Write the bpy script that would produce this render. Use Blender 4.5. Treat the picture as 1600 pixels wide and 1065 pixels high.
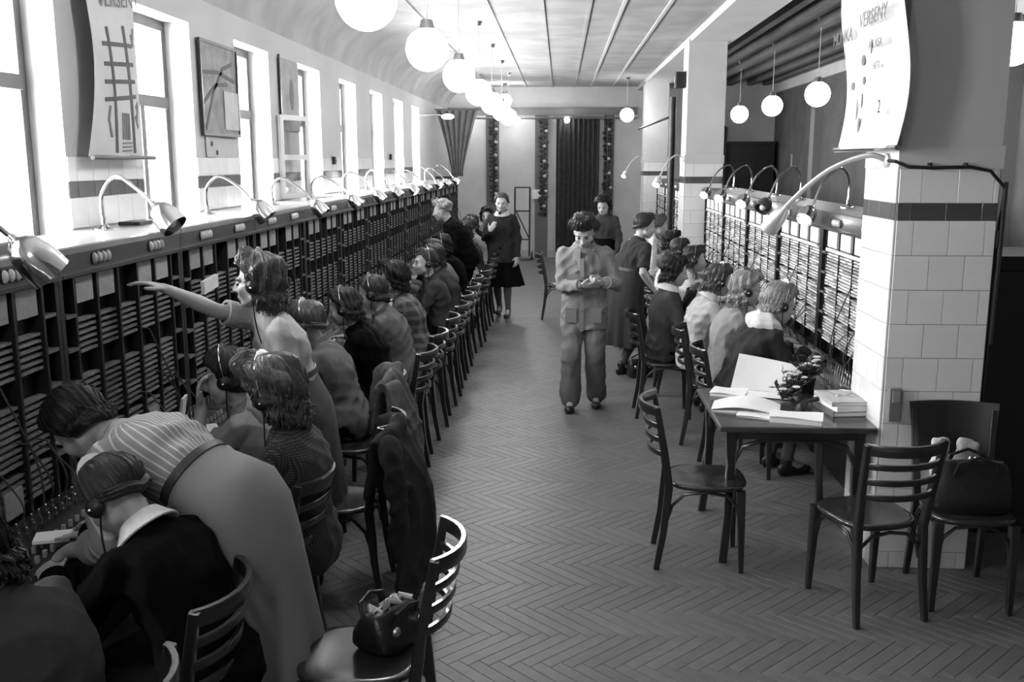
import bpy, bmesh, math, random
import numpy as np
from mathutils import Vector, Matrix
R = math.radians
rnd = random.Random(7)
for o in list(bpy.data.objects): bpy.data.objects.remove(o)
SC = bpy.context.scene
COL = SC.collection

# ------------------------------------------------------------------ camera
cd = bpy.data.cameras.new('camera'); cam = bpy.data.objects.new('camera', cd); COL.objects.link(cam)
cam.location = (0, 0, 2.1); cam.rotation_euler = (R(90 - 10.6), 0, R(2.85))
cd.sensor_width = 36; cd.lens = 36 * 1506 / 1600; cd.clip_end = 200; cd.clip_start = .05
SC.camera = cam
# ------------------------------------------------------------------ world, daylight, exposure
W = bpy.data.worlds.new('overcast_sky'); SC.world = W; W.use_nodes = True
bg = W.node_tree.nodes['Background']; bg.inputs[0].default_value = (1, 1, 1, 1); bg.inputs[1].default_value = 13.0
SC.view_settings.view_transform = 'Standard'; SC.view_settings.look = 'None'
SC.view_settings.gamma = 1; SC.view_settings.use_curve_mapping = False
SC.view_settings.exposure = 2.55
GLOBE_E = 9.0

# ------------------------------------------------------------------ materials
MATS = {}
def mat(name, v, rough=.6, metal=0, nscale=0, namt=.15, bump=0, bscale=60, spec=.5, coat=0, emit=0, stretch=None, per=0, fold=0):
    if name in MATS: return MATS[name]
    m = bpy.data.materials.new(name); m.use_nodes = True; MATS[name] = m
    nt = m.node_tree; b = nt.nodes['Principled BSDF']; L = nt.links.new
    b.inputs['Base Color'].default_value = (v, v, v, 1); b.inputs['Roughness'].default_value = rough
    b.inputs['Metallic'].default_value = metal; b.inputs['Specular IOR Level'].default_value = spec
    b.inputs['Coat Weight'].default_value = coat; b.inputs['Coat Roughness'].default_value = .15
    if emit:
        b.inputs['Emission Color'].default_value = (1, 1, 1, 1); b.inputs['Emission Strength'].default_value = emit
    tc = nt.nodes.new('ShaderNodeTexCoord'); mp = nt.nodes.new('ShaderNodeMapping'); L(tc.outputs['Object'], mp.inputs[0])
    if stretch: mp.inputs['Scale'].default_value = stretch
    col = None
    if nscale:
        n = nt.nodes.new('ShaderNodeTexNoise'); n.inputs['Scale'].default_value = nscale; n.inputs['Detail'].default_value = 5
        L(mp.outputs[0], n.inputs['Vector'])
        r = nt.nodes.new('ShaderNodeMapRange'); r.inputs[1].default_value = .3; r.inputs[2].default_value = .7
        r.inputs[3].default_value = v * (1 - namt); r.inputs[4].default_value = v * (1 + namt); L(n.outputs['Fac'], r.inputs[0]); col = r.outputs[0]
    if per:
        oi = nt.nodes.new('ShaderNodeObjectInfo'); ge = nt.nodes.new('ShaderNodeNewGeometry')
        a = nt.nodes.new('ShaderNodeMath'); a.operation = 'ADD'; L(oi.outputs['Random'], a.inputs[0]); L(ge.outputs['Random Per Island'], a.inputs[1])
        fr = nt.nodes.new('ShaderNodeMath'); fr.operation = 'FRACT'; L(a.outputs[0], fr.inputs[0])
        r2 = nt.nodes.new('ShaderNodeMapRange'); r2.inputs[3].default_value = 1 - per; r2.inputs[4].default_value = 1 + per; L(fr.outputs[0], r2.inputs[0])
        mu = nt.nodes.new('ShaderNodeMath'); mu.operation = 'MULTIPLY'; L(r2.outputs[0], mu.inputs[1])
        if col: L(col, mu.inputs[0])
        else: mu.inputs[0].default_value = v
        col = mu.outputs[0]
    if col: L(col, b.inputs['Base Color'])
    if bump:
        n2 = nt.nodes.new('ShaderNodeTexNoise'); n2.inputs['Scale'].default_value = bscale; n2.inputs['Detail'].default_value = 3
        L(mp.outputs[0], n2.inputs['Vector'])
        bp = nt.nodes.new('ShaderNodeBump'); bp.inputs['Strength'].default_value = bump; bp.inputs['Distance'].default_value = .01
        L(n2.outputs['Fac'], bp.inputs['Height']); L(bp.outputs[0], b.inputs['Normal'])
        if fold: add_folds(m, bp, fold)
    return m
def add_folds(m, bp, fold):
    """soft creases of cloth as relief"""
    nt = m.node_tree; L = nt.links.new; tc = nt.nodes.new('ShaderNodeTexCoord'); n = nt.nodes.new('ShaderNodeTexNoise')
    n.noise_type = 'RIDGED_MULTIFRACTAL'; n.inputs['Scale'].default_value = 4.2; n.inputs['Detail'].default_value = 2.0; n.inputs['Distortion'].default_value = 1.2
    mp = nt.nodes.new('ShaderNodeMapping'); mp.inputs['Scale'].default_value = (1.3, 1.3, .8); L(tc.outputs['Object'], mp.inputs[0]); L(mp.outputs[0], n.inputs['Vector'])
    b2 = nt.nodes.new('ShaderNodeBump'); b2.inputs['Strength'].default_value = fold; b2.inputs['Distance'].default_value = .02; L(n.outputs['Fac'], b2.inputs['Height']); L(b2.outputs[0], bp.inputs['Normal'])
def pattern_mat(name, v1, v2, kind, scale, rough=.85, width=.5, axis='X', dist=0):
    """woven or printed cloth: stripes, checks, knit dots"""
    if name in MATS: return MATS[name]
    m = mat(name, v1, rough, bump=.15, bscale=300, fold=.5); nt = m.node_tree; b = nt.nodes['Principled BSDF']; L = nt.links.new
    tc = nt.nodes.new('ShaderNodeTexCoord')
    def wave(ax, sc):
        w = nt.nodes.new('ShaderNodeTexWave'); w.wave_type = 'BANDS'; w.bands_direction = ax; w.inputs['Scale'].default_value = sc
        w.inputs['Distortion'].default_value = dist; w.inputs['Detail'].default_value = 1
        L(tc.outputs['Object'], w.inputs['Vector'])
        g = nt.nodes.new('ShaderNodeMapRange'); g.inputs[1].default_value = 1 - width - .12; g.inputs[2].default_value = 1 - width + .12; L(w.outputs['Fac'], g.inputs[0])
        return g.outputs[0]
    if kind == 'attr':
        an = nt.nodes.new('ShaderNodeAttribute'); an.attribute_name = 'stripe_u'
        mm = nt.nodes.new('ShaderNodeMath'); mm.operation = 'MULTIPLY'; mm.inputs[1].default_value = scale; L(an.outputs['Fac'], mm.inputs[0])
        sn = nt.nodes.new('ShaderNodeMath'); sn.operation = 'SINE'; L(mm.outputs[0], sn.inputs[0])
        g = nt.nodes.new('ShaderNodeMapRange'); g.inputs[1].default_value = 1 - 2*width; g.inputs[2].default_value = 1 - 2*width + .25; L(sn.outputs[0], g.inputs[0]); a = g.outputs[0]
    else: a = wave(axis, scale)
    if kind in ('check', 'knit'):
        c = wave('Z', scale); q = nt.nodes.new('ShaderNodeMath'); q.operation = 'MULTIPLY' if kind == 'knit' else 'ADD'; q.use_clamp = kind == 'knit'
        L(a, q.inputs[0]); L(c, q.inputs[1]); a = q.outputs[0]
    r = nt.nodes.new('ShaderNodeMapRange'); r.inputs[2].default_value = 2 if kind == 'check' else 1
    r.inputs[3].default_value = v1; r.inputs[4].default_value = v2; L(a, r.inputs[0]); L(r.outputs[0], b.inputs['Base Color'])
    return m
def glass_mat(name, tint=.9, gloss=.08):
    m = bpy.data.materials.new(name); m.use_nodes = True; nt = m.node_tree; nt.nodes.clear(); L = nt.links.new
    o = nt.nodes.new('ShaderNodeOutputMaterial'); mx = nt.nodes.new('ShaderNodeMixShader'); t = nt.nodes.new('ShaderNodeBsdfTransparent'); g = nt.nodes.new('ShaderNodeBsdfGlossy')
    t.inputs[0].default_value = (tint, tint, tint, 1); g.inputs['Roughness'].default_value = .03; mx.inputs[0].default_value = gloss
    L(t.outputs[0], mx.inputs[1]); L(g.outputs[0], mx.inputs[2]); L(mx.outputs[0], o.inputs[0]); MATS[name] = m
    return m
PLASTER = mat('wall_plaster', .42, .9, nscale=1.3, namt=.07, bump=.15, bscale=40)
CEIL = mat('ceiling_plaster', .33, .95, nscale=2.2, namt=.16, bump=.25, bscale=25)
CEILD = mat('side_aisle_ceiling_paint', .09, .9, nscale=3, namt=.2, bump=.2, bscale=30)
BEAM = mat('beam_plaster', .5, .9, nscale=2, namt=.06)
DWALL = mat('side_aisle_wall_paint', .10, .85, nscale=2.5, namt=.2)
TILE = mat('white_glazed_tile', .74, .22, nscale=4, namt=.04, per=.03, coat=.3)
TILED = mat('dark_glazed_tile', .075, .22, nscale=5, namt=.15, per=.12, coat=.3)
GROUT = mat('tile_grout', .22, .9)
PARQ = mat('parquet_oak', .125, .46, nscale=14, namt=.14, stretch=(1, 1, 1), per=.10, bump=.05, bscale=80)
PARQJ = mat('parquet_joint', .055, .8)
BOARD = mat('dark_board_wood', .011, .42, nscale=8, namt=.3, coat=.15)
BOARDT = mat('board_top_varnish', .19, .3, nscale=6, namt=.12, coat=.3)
BLACK = mat('black_ebonite', .008, .45)
STRIP = mat('jack_strip_fibre', .165, .5, nscale=60, namt=.35, per=.15, stretch=(.2, 1, 1))
STRIPW = mat('jack_strip_pale', .50, .5, nscale=40, namt=.3, per=.55, stretch=(.2, 1, 1))
CARD = mat('paper_card', .27, .8, nscale=30, namt=.12, per=.12)
CARDW = mat('paper_card_white', .62, .8, nscale=30, namt=.08, per=.08)
OPAL = mat('opal_indicator_cap', .5, .15, coat=.5)
CHROME = mat('chrome', .72, .14, metal=1)
STEEL = mat('worn_steel', .45, .3, metal=1, nscale=30, namt=.2)
CHAIRW = mat('dark_bentwood', .011, .30, nscale=20, namt=.4, coat=.8, stretch=(1, 1, .15))
SEATW = mat('chair_seat_veneer', .024, .22, nscale=12, namt=.35, coat=.6, stretch=(.3, 1, 1))
PAPER = mat('writing_paper', .74, .8, nscale=6, namt=.05)
PAPERG = mat('grey_paper', .4, .8, nscale=8, namt=.1)
INK = mat('dark_ink', .035, .8)
INKF = mat('faint_ink', .15, .85)
FRAME = mat('window_frame_paint', .10, .5, nscale=10, namt=.1)
FRAMEL = mat('window_frame_white', .6, .5)
GLASS = glass_mat('window_glass')
CLOTHD = mat('dark_curtain_cloth', .03, .85, nscale=9, namt=.35, bump=.2)
CLOTHG = mat('grey_curtain_cloth', .2, .9, nscale=6, namt=.2, bump=.2)
LEAF = mat('dark_leaves', .03, .5, nscale=20, namt=.4, per=.5)
PETAL = mat('pale_petals', .65, .7, per=.2)
SKIN = mat('skin', .40, .5, nscale=8, namt=.05, bump=.04, bscale=150)
LIPS = mat('lips', .13, .45)
EYEM = mat('eye_dark', .02, .2)
STOCK = mat('stockings', .09, .7)
SHOE = mat('black_shoe_leather', .012, .3)
LEATHER = mat('black_bag_leather', .012, .3, bump=.3, bscale=40)
GLOBE = mat('opal_lamp_globe', .8, .3, emit=GLOBE_E)
GLOBES = mat('opal_lamp_globe_side', .8, .3, emit=4.0)
BULB = mat('lamp_bulb', .8, .3, emit=7.0)
BULBO = mat('lamp_bulb_pale', .6, .2, coat=.5)

# ------------------------------------------------------------------ mesh helpers
class MB:
    def __init__(s): s.v = []; s.f = []
    def add(s, vs, fs):
        o = len(s.v); s.v.extend([tuple(v) for v in vs]); s.f.extend([tuple(i + o for i in f) for f in fs]); return s
    def box(s, x0, x1, y0, y1, z0, z1):
        return s.add([(x0,y0,z0),(x1,y0,z0),(x1,y1,z0),(x0,y1,z0),(x0,y0,z1),(x1,y0,z1),(x1,y1,z1),(x0,y1,z1)],
                     [(0,3,2,1),(4,5,6,7),(0,1,5,4),(1,2,6,5),(2,3,7,6),(3,0,4,7)])
    def cbox(s, x0, x1, y0, y1, z0, z1, b=.004):
        """box with chamfered vertical and top edges"""
        p = [(x0+b,y0),(x1-b,y0),(x1,y0+b),(x1,y1-b),(x1-b,y1),(x0+b,y1),(x0,y1-b),(x0,y0+b)]
        cx, cy = (x0+x1)/2, (y0+y1)/2
        q = [(x - b*(1 if x > cx else -1), y - b*(1 if y > cy else -1)) for x, y in p]
        vs = [(x,y,z0) for x,y in p] + [(x,y,z1-b) for x,y in p] + [(x,y,z1) for x,y in q]
        fs = [tuple(range(7,-1,-1)), tuple(range(16,24))]
        for k in (0, 8):
            for i in range(8): fs.append((k+i, k+(i+1)%8, k+8+(i+1)%8, k+8+i))
        return s.add(vs, fs)
    def obox(s, c, ax, ay, az):
        """box from centre and three half-axis vectors"""
        c, ax, ay, az = map(Vector, (c, ax, ay, az)); vs = []
        for k in (-1, 1):
            for i, j in ((-1,-1),(1,-1),(1,1),(-1,1)): vs.append(c + ax*i + ay*j + az*k)
        return s.add(vs, [(0,3,2,1),(4,5,6,7),(0,1,5,4),(1,2,6,5),(2,3,7,6),(3,0,4,7)])
    def tube(s, pts, r, n=8, sec=None, up=(0,0,1), cap=True):
        """swept tube; r a number or list; sec = (half width, half height) list for a flat section"""
        P = [Vector(p) for p in pts]; m = len(P); rr = r if isinstance(r, (list, tuple)) else [r]*m
        vs = []; upv = Vector(up); prev = None
        for i in range(m):
            t = (P[min(i+1,m-1)] - P[max(i-1,0)]).normalized()
            a = t.cross(upv)
            if a.length < .05: a = prev if prev is not None else t.cross(Vector((1,.3,0)))
            a = a - t*a.dot(t); a.normalize()
            if prev is not None and a.dot(prev) < 0 and sec is None: a = -a
            prev = a; b = a.cross(t).normalized()
            for k in range(n):
                an = 2*math.pi*(k + (.5 if sec else 0))/n
                if sec:
                    sx, sz = sec; c_, s_ = math.cos(an), math.sin(an)
                    q = .35 if n > 4 else 1
                    c_ = math.copysign(abs(c_)**q, c_); s_ = math.copysign(abs(s_)**q, s_)
                    if n == 4: c_, s_ = c_*1.414, s_*1.414
                    vs.append(P[i] + a*c_*sx*rr[i] + b*s_*sz*rr[i])
                else: vs.append(P[i] + (a*math.cos(an) + b*math.sin(an))*rr[i])
        fs = []
        for i in range(m-1):
            for k in range(n): fs.append((i*n+k, i*n+(k+1)%n, (i+1)*n+(k+1)%n, (i+1)*n+k))
        if cap: fs += [tuple(range(n-1,-1,-1)), tuple(range((m-1)*n, m*n))]
        return s.add(vs, fs)
    def cone(s, a, b, ra, rb, n=12):
        """tapered capsule"""
        a, b = Vector(a), Vector(b); t = b - a; l = t.length
        if l < 1e-5: t = Vector((0,0,1)); l = 1e-5
        t /= l; x = t.cross(Vector((0,0,1)) if abs(t.z) < .9 else Vector((1,0,0))).normalized(); y = t.cross(x)
        rings = [(a - t*ra*math.cos(q), ra*math.sin(q)) for q in (.45, 1.0, 1.571)] + [(b + t*rb*math.cos(q), rb*math.sin(q)) for q in (1.571, 1.0, .45)]
        vs = [c + (x*math.cos(2*math.pi*k/n) + y*math.sin(2*math.pi*k/n))*r for c, r in rings for k in range(n)]
        m = len(rings); vs += [a - t*ra, b + t*rb]; fs = []
        for i in range(m-1):
            for k in range(n): fs.append((i*n+k, i*n+(k+1)%n, (i+1)*n+(k+1)%n, (i+1)*n+k))
        for k in range(n): fs += [((k+1)%n, k, m*n), ((m-1)*n+k, (m-1)*n+(k+1)%n, m*n+1)]
        return s.add(vs, fs)
    def ell(s, c, r, M=None, nu=16, nv=9):
        c = Vector(c); vs = []; fs = []
        for j in range(1, nv):
            ph = math.pi*j/nv
            for i in range(nu):
                th = 2*math.pi*i/nu; p = Vector((r[0]*math.sin(ph)*math.cos(th), r[1]*math.sin(ph)*math.sin(th), -r[2]*math.cos(ph)))
                vs.append(c + (M @ p if M else p))
        for j in range(nv-2):
            for i in range(nu): fs.append((j*nu+i, j*nu+(i+1)%nu, (j+1)*nu+(i+1)%nu, (j+1)*nu+i))
        b = Vector((0,0,-r[2])); t = Vector((0,0,r[2])); vs += [c + (M @ b if M else b), c + (M @ t if M else t)]
        k = (nv-1)*nu
        for i in range(nu): fs += [((i+1)%nu, i, k), ((nv-2)*nu+i, (nv-2)*nu+(i+1)%nu, k+1)]
        return s.add(vs, fs)
    def lathe(s, prof, n=20, M=None, c=(0,0,0)):
        """prof: list of (r, z); closed at the ends when r is 0"""
        c = Vector(c); vs = []; fs = []
        for r, z in prof:
            for k in range(n):
                p = Vector((r*math.cos(2*math.pi*k/n), r*math.sin(2*math.pi*k/n), z)); vs.append(c + (M @ p if M else p))
        for i in range(len(prof)-1):
            for k in range(n): fs.append((i*n+k, i*n+(k+1)%n, (i+1)*n+(k+1)%n, (i+1)*n+k))
        return s.add(vs, fs)
    def sheet(s, fn, nu, nv, th):
        """thick sheet: fn(u,v)->(point, normal)"""
        A = []; B = []
        for j in range(nv+1):
            for i in range(nu+1):
                p, n = fn(i/nu, j/nv); p = Vector(p); n = Vector(n).normalized(); A.append(p + n*th/2); B.append(p - n*th/2)
        N = len(A); w = nu+1; fs = []
        for j in range(nv):
            for i in range(nu):
                a = j*w+i; fs.append((a, a+1, a+w+1, a+w)); fs.append((N+a, N+a+w, N+a+w+1, N+a+1))
        for i in range(nu): fs.append((i+1, i, N+i, N+i+1)); q = nv*w+i; fs.append((q, q+1, N+q+1, N+q))
        for j in range(nv): q = j*w; fs.append((q, q+w, N+q+w, N+q)); q = j*w+nu; fs.append((q+w, q, N+q, N+q+w))
        return s.add(A+B, fs)
    def mesh(s, name, smooth=True, ang=38):
        me = bpy.data.meshes.new(name); me.from_pydata(s.v, [], s.f); me.update()
        if smooth:
            me.polygons.foreach_set('use_smooth', [True]*len(me.polygons)); me.set_sharp_from_angle(angle=R(ang))
        return me
    def build(s, name, m, parent=None, smooth=True, ang=38, fix=False):
        me = s.mesh(name, smooth, ang)
        if fix:
            bm = bmesh.new(); bm.from_mesh(me); bmesh.ops.recalc_face_normals(bm, faces=bm.faces); bm.to_mesh(me); bm.free()
        me.materials.append(m)
        return link(name, me, parent)
def link(name, me, parent=None, loc=None):
    o = bpy.data.objects.new(name, me); COL.objects.link(o)
    if parent: o.parent = parent
    if loc: o.location = loc
    return o
def tag(o, label=None, cat=None, group=None, kind=None):
    if label: o['label'] = label
    if cat: o['category'] = cat
    if group: o['group'] = group
    if kind: o['kind'] = kind
    return o
def thing(name, label, cat, loc=(0,0,0), rz=0, group=None):
    o = bpy.data.objects.new(name, None); COL.objects.link(o); o.location = loc; o.rotation_euler = (0,0,R(rz)); o.empty_display_size = .1
    return tag(o, label, cat, group)
def struct(o): o['kind'] = 'structure'; return o
def copy_tree(o, parent=None):
    c = o.copy(); COL.objects.link(c); c.parent = parent
    for ch in o.children: copy_tree(ch, c)
    return c
PENDING = []     # meshes to be fused into one continuous skin at the end
def fused(name, mb, m, parent, voxel, smooth=3, wrinkle=0, seed=0):
    me = bpy.data.meshes.new(name); me.from_pydata(mb.v, [], mb.f); me.materials.append(m)
    o = link(name, me, parent)
    md = o.modifiers.new('r', 'REMESH'); md.mode = 'VOXEL'; md.voxel_size = voxel; md.use_smooth_shade = True
    if smooth: sm = o.modifiers.new('s', 'SMOOTH'); sm.iterations = smooth; sm.factor = .5
    PENDING.append((o, wrinkle, seed)); return o
def finish_fused():
    dg = bpy.context.evaluated_depsgraph_get()
    for o, wr, seed in PENDING:
        me = bpy.data.meshes.new_from_object(o.evaluated_get(dg)); old = o.data; nm = old.name
        if wr:
            n = len(me.vertices); co = np.empty(n*3, 'f'); me.vertices.foreach_get('co', co); co = co.reshape(-1, 3)
            nr = np.empty(n*3, 'f'); me.vertices.foreach_get('normal', nr); nr = nr.reshape(-1, 3)
            rs = np.random.RandomState(seed); d = np.zeros(n)
            wz = co + .035*np.sin(co[:, [1, 2, 0]]*rs.uniform(9, 16, 3) + rs.uniform(0, 6, 3))
            for k in range(7):
                f = rs.normal(size=3); f *= rs.uniform(35, 95)/np.linalg.norm(f); ph = wz @ f + rs.uniform(0, 6)
                msk = .5 + .5*np.sin(wz @ (rs.normal(size=3)*7) + rs.uniform(0, 6))
                d += (1 - 2*np.abs(np.sin(ph*.5))**.8)*msk
            co += nr*((d + .9)*wr)[:, None].astype('f'); me.vertices.foreach_set('co', co.astype('f').ravel()); me.update()
        if 'stripe_axis' in o:
            q = list(o['stripe_axis']); Hh, r_, f_ = np.array(q[:3]), np.array(q[3:6]), np.array(q[6:9]); del o['stripe_axis']
            n = len(me.vertices); co = np.empty(n*3, 'f'); me.vertices.foreach_get('co', co); co = co.reshape(-1, 3) - Hh
            at = me.attributes.new('stripe_u', 'FLOAT', 'POINT'); at.data.foreach_set('value', (np.arctan2(co @ r_, -(co @ f_))*.145 + .0*co[:, 0]).astype('f'))
        o.modifiers.clear(); o.data = me; me.name = nm
        if not me.materials: me.materials.append(old.materials[0])
        bpy.data.meshes.remove(old)
# ================================================================== THE ROOM
XL, XR, YB, YE = -2.45, 4.55, -3.2, 21.3      # left pier face, side aisle wall, rear wall, end wall
CZ = 3.65
def hemi(mb_fn, name, m, parent=None): 
    mb = MB(); mb_fn(mb); return mb.build(name, m, parent, smooth=False)
# floor: dark bed with herringbone blocks standing on it
fl = struct(MB().box(XL-.4, XR+.3, YB, YE+.2, -.15, -.006).build('floor', PARQJ, smooth=False))
BL, BW = .372, .062
def block_mesh():
    mb = MB(); h, w, g = BL/2-.0008, BW/2-.0010, .0012
    vs = [(-h,-w,-.012),(h,-w,-.012),(h,w,-.012),(-h,w,-.012),(-h,-w,-g),(h,-w,-g),(h,w,-g),(-h,w,-g),(-h+g,-w+g,0),(h-g,-w+g,0),(h-g,w-g,0),(-h+g,w-g,0)]
    fs = [(8,9,10,11)] + [(i,(i+1)%4,4+(i+1)%4,4+i) for i in range(4)] + [(4+i,4+(i+1)%4,8+(i+1)%4,8+i) for i in range(4)]
    return mb.add(vs, fs)
bmb = block_mesh(); bme = bmb.mesh('block', smooth=False); bme.materials.append(PARQ)
spots = []
c45 = math.sqrt(.5); band = BL*c45; step = BW/c45
j = 0; y = 1.4
while y < YE:
    ang = 45 if j % 2 else -45
    x = XL + .3 + (step/2 if j % 2 else 0)
    while x < XR:
        spots.append((x, y + band/2, ang)); x += step
    y += band + BW*c45*.0; j += 1
def in_view(x, y):
    q = Vector((x, y, -2.1)); p, yw = R(10.6), R(2.85)
    fw = Vector((-math.sin(yw)*math.cos(p), math.cos(yw)*math.cos(p), -math.sin(p))); rt = Vector((math.cos(yw), math.sin(yw), 0)); up = rt.cross(fw)
    w = q.dot(fw); u, v = 800 + 1506*q.dot(rt)/w, 532.5 - 1506*q.dot(up)/w
    return 690 < u < 1590 and 560 < v < 1060 and not (u > 1250 and v < 900)
near = sorted([s for s in spots if in_view(s[0], s[1])], key=lambda s: s[0]**2*.5 + s[1]**2)[:300]
ns = set(near)
for x, y, a in near:
    o = link('parquet_block', bme, fl, (x, y, 0)); o.rotation_euler = (0, 0, R(a))
rest = MB()
for x, y, a in spots:
    if (x, y, a) in ns: continue
    ca, sa = math.cos(R(a)), math.sin(R(a)); rest.add([(x + p[0]*ca - p[1]*sa, y + p[0]*sa + p[1]*ca, p[2]) for p in bmb.v], bmb.f)
tag(rest.build('parquet_blocks', PARQ, fl, smooth=False), kind='stuff')

# ceiling of the main hall, with a coved left edge and thin battens
mb = MB(); prof = [(XL-.5, 3.17)] + [(XL + .62*(1-math.cos(t)), 3.17 + (CZ-3.17)*math.sin(t)) for t in [R(90*i/8) for i in range(9)]] + [(1.62, CZ), (1.62, CZ+.3), (XL-.5, CZ+.3)]
n = len(prof); mb.add([(x, yy, z) for yy in (YB, YE+.1) for x, z in prof], [(i, (i+1) % n, n+(i+1) % n, n+i) for i in range(n)] + [tuple(range(n-1,-1,-1)), tuple(range(n, 2*n))])
ce = struct(mb.build('ceiling', CEIL, fix=True))
for x in (-1.55, -.75, -.2, .28, .62, 1.08):
    MB().box(x-.018, x+.018, YB+.1, YE-.02, CZ-.014, CZ+.002).build('ceiling_batten', BEAM if x > .5 else CEIL, ce, smooth=False)
# longitudinal beam on the pillars
struct(MB().box(1.62, 2.15, YB, YE+.1, 3.57, 4.0).build('trim_1', BEAM, smooth=False))
# side aisle ceiling with dark ribs
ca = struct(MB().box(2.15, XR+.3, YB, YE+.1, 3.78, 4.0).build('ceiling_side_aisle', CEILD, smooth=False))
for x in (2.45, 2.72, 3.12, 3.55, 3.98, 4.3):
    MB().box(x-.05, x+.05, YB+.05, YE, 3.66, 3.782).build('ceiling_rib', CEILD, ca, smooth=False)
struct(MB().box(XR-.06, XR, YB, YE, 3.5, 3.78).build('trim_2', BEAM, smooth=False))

# left wall: piers, window openings, tile dado
WY = [4.745 + 1.745*i for i in range(-1, 8)]      # far jambs
OPW = .86
ZH, ZS = 2.99, 1.25
mb = MB(); T = .55
prev = YB
for wy in WY:
    if wy - OPW > prev: mb.box(XL-T, XL, prev, wy-OPW, 0, 3.7)
    mb.box(XL-T, XL, wy-OPW, wy, ZH, 3.7).box(XL-T, XL, wy-OPW, wy, 0, ZS); prev = wy
mb.box(XL-T, XL, prev, YE+.1, 0, 3.7)
wl = struct(mb.build('wall_left', PLASTER, smooth=False))
# tile dado on the piers above the switchboards
tile_cache = {}
def tile(parent, m, x, y, z, w, h, axis):
    k = (m.name, round(w, 3), round(h, 3), axis)
    if k not in tile_cache:
        t = .006; b = .0012; me = MB()
        a, c = w/2-.0014, h/2-.0014
        P = [(-a,-c,0),(a,-c,0),(a,c,0),(-a,c,0),(-a,-c,t-b),(a,-c,t-b),(a,c,t-b),(-a,c,t-b),(-a+b,-c+b,t),(a-b,-c+b,t),(a-b,c-b,t),(-a+b,c-b,t)]
        F = [(8,9,10,11)] + [(i,(i+1)%4,4+(i+1)%4,4+i) for i in range(4)] + [(4+i,4+(i+1)%4,8+(i+1)%4,8+i) for i in range(4)]
        if axis == '+x': P = [(d, u, v) for u, v, d in P]          # faces +X, width along Y
        elif axis == '-x': P = [(-d, -u, v) for u, v, d in P]
        else: P = [(u, -d, v) for u, v, d in P]                     # faces -Y
        g = me.add(P, F).mesh('tile', smooth=False); g.materials.append(m); tile_cache[k] = g
    o = link('tile', tile_cache[k], parent, (x, y, z)); return o
def tile_row(parent, axis, a0, a1, fixed, z0, z1, m, tw, off=0):
    """a row of tiles between a0 and a1 with cut pieces at both ends"""
    cuts = [a0]; c = a0 + off if off > .02 else a0 + tw
    while c < a1 - .02: cuts.append(c); c += tw
    cuts.append(a1)
    for p, q in zip(cuts[:-1], cuts[1:]):
        mid = (p+q)/2; pos = (fixed, mid, (z0+z1)/2) if axis[1] == 'x' else (mid, fixed, (z0+z1)/2)
        tile(parent, m, *pos, q-p, z1-z0, axis)
for wy in WY[0:8]:
    y0, y1 = wy + .002, wy + 1.745 - OPW - .002
    for z0, z1, m, off in ((1.76, 1.915, TILE, 0), (1.915, 1.995, TILED, .09), (1.995, 2.12, TILE, .085)):
        tile_row(wl, '+x', y0, y1, XL, z0, z1, m, .175 if y0 < 9 else .3, off)
# windows
def window(n, wy, transom=2.47, casement=False):
    y0, y1 = wy-OPW, wy; xg = XL-.20
    w = struct(bpy.data.objects.new('window_%d' % n, None)); COL.objects.link(w); w.location = (xg, wy-OPW/2, ZS)
    a = OPW/2; h = ZH-ZS; t = transom-ZS
    mb = MB(); d = .035
    mb.box(-d, d, -a, -a+.06, 0, h).box(-d, d, a-.06, a, 0, h).box(-d, d, -a+.06, a-.06, h-.06, h).box(-d, d, -a+.06, a-.06, 0, .06)
    mb.build('window_frame', FRAME, w, smooth=False)
    MB().box(-d-.01, d+.02, -a+.06, a-.06, t-.035, t+.035).build('transom', FRAME, w, smooth=False)
    MB().box(-d, d+.005, -.028, .028, .06, t-.035).build('mullion', FRAME, w, smooth=False)
    for p, q, z0, z1 in ((-a+.06, -.028, .06, t-.035), (.028, a-.06, .06, t-.035), (-a+.06, a-.06, t+.035, h-.06)):
        MB().box(-.003, .003, p, q, z0, z1).build('pane', GLASS, w, smooth=False)
    MB().box(-.05, .19, -a, a, -.03, 0).build('window_sill', PLASTER, w, smooth=False)
    pl = bpy.data.lights.new('daylight_portal', 'AREA'); pl.shape = 'RECTANGLE'; pl.size = h; pl.size_y = OPW; pl.cycles.is_portal = True
    po = bpy.data.objects.new('daylight_portal', pl); COL.objects.link(po); po.location = (xg-.12, wy-OPW/2, ZS+h/2); po.rotation_euler = (0, R(-90), 0)
    return w
wins = [window(i+1, wy) for i, wy in enumerate(WY)]
# a casement of the fourth visible window swung open into the room
cw = thing('open_casement', 'pale framed window casement swung open beside the third tall window', 'window sash', (XL+.01, WY[3]+.16, 1.77), -18)
for nm, b in (('stile', (0, .03, 0, .045)), ('stile', (0, .03, .39, .435))):
    MB().box(b[0], b[1], b[2], b[3], 0, .72).build(nm, FRAMEL, cw, smooth=False)
for z in (0, .335, .675): MB().box(0, .03, .045, .39, z, z+.045).build('rail', FRAMEL, cw, smooth=False)
for z0, z1 in ((.045, .335), (.38, .675)): MB().box(.012, .017, .045, .39, z0, z1).build('pane', GLASS, cw, smooth=False)

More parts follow.
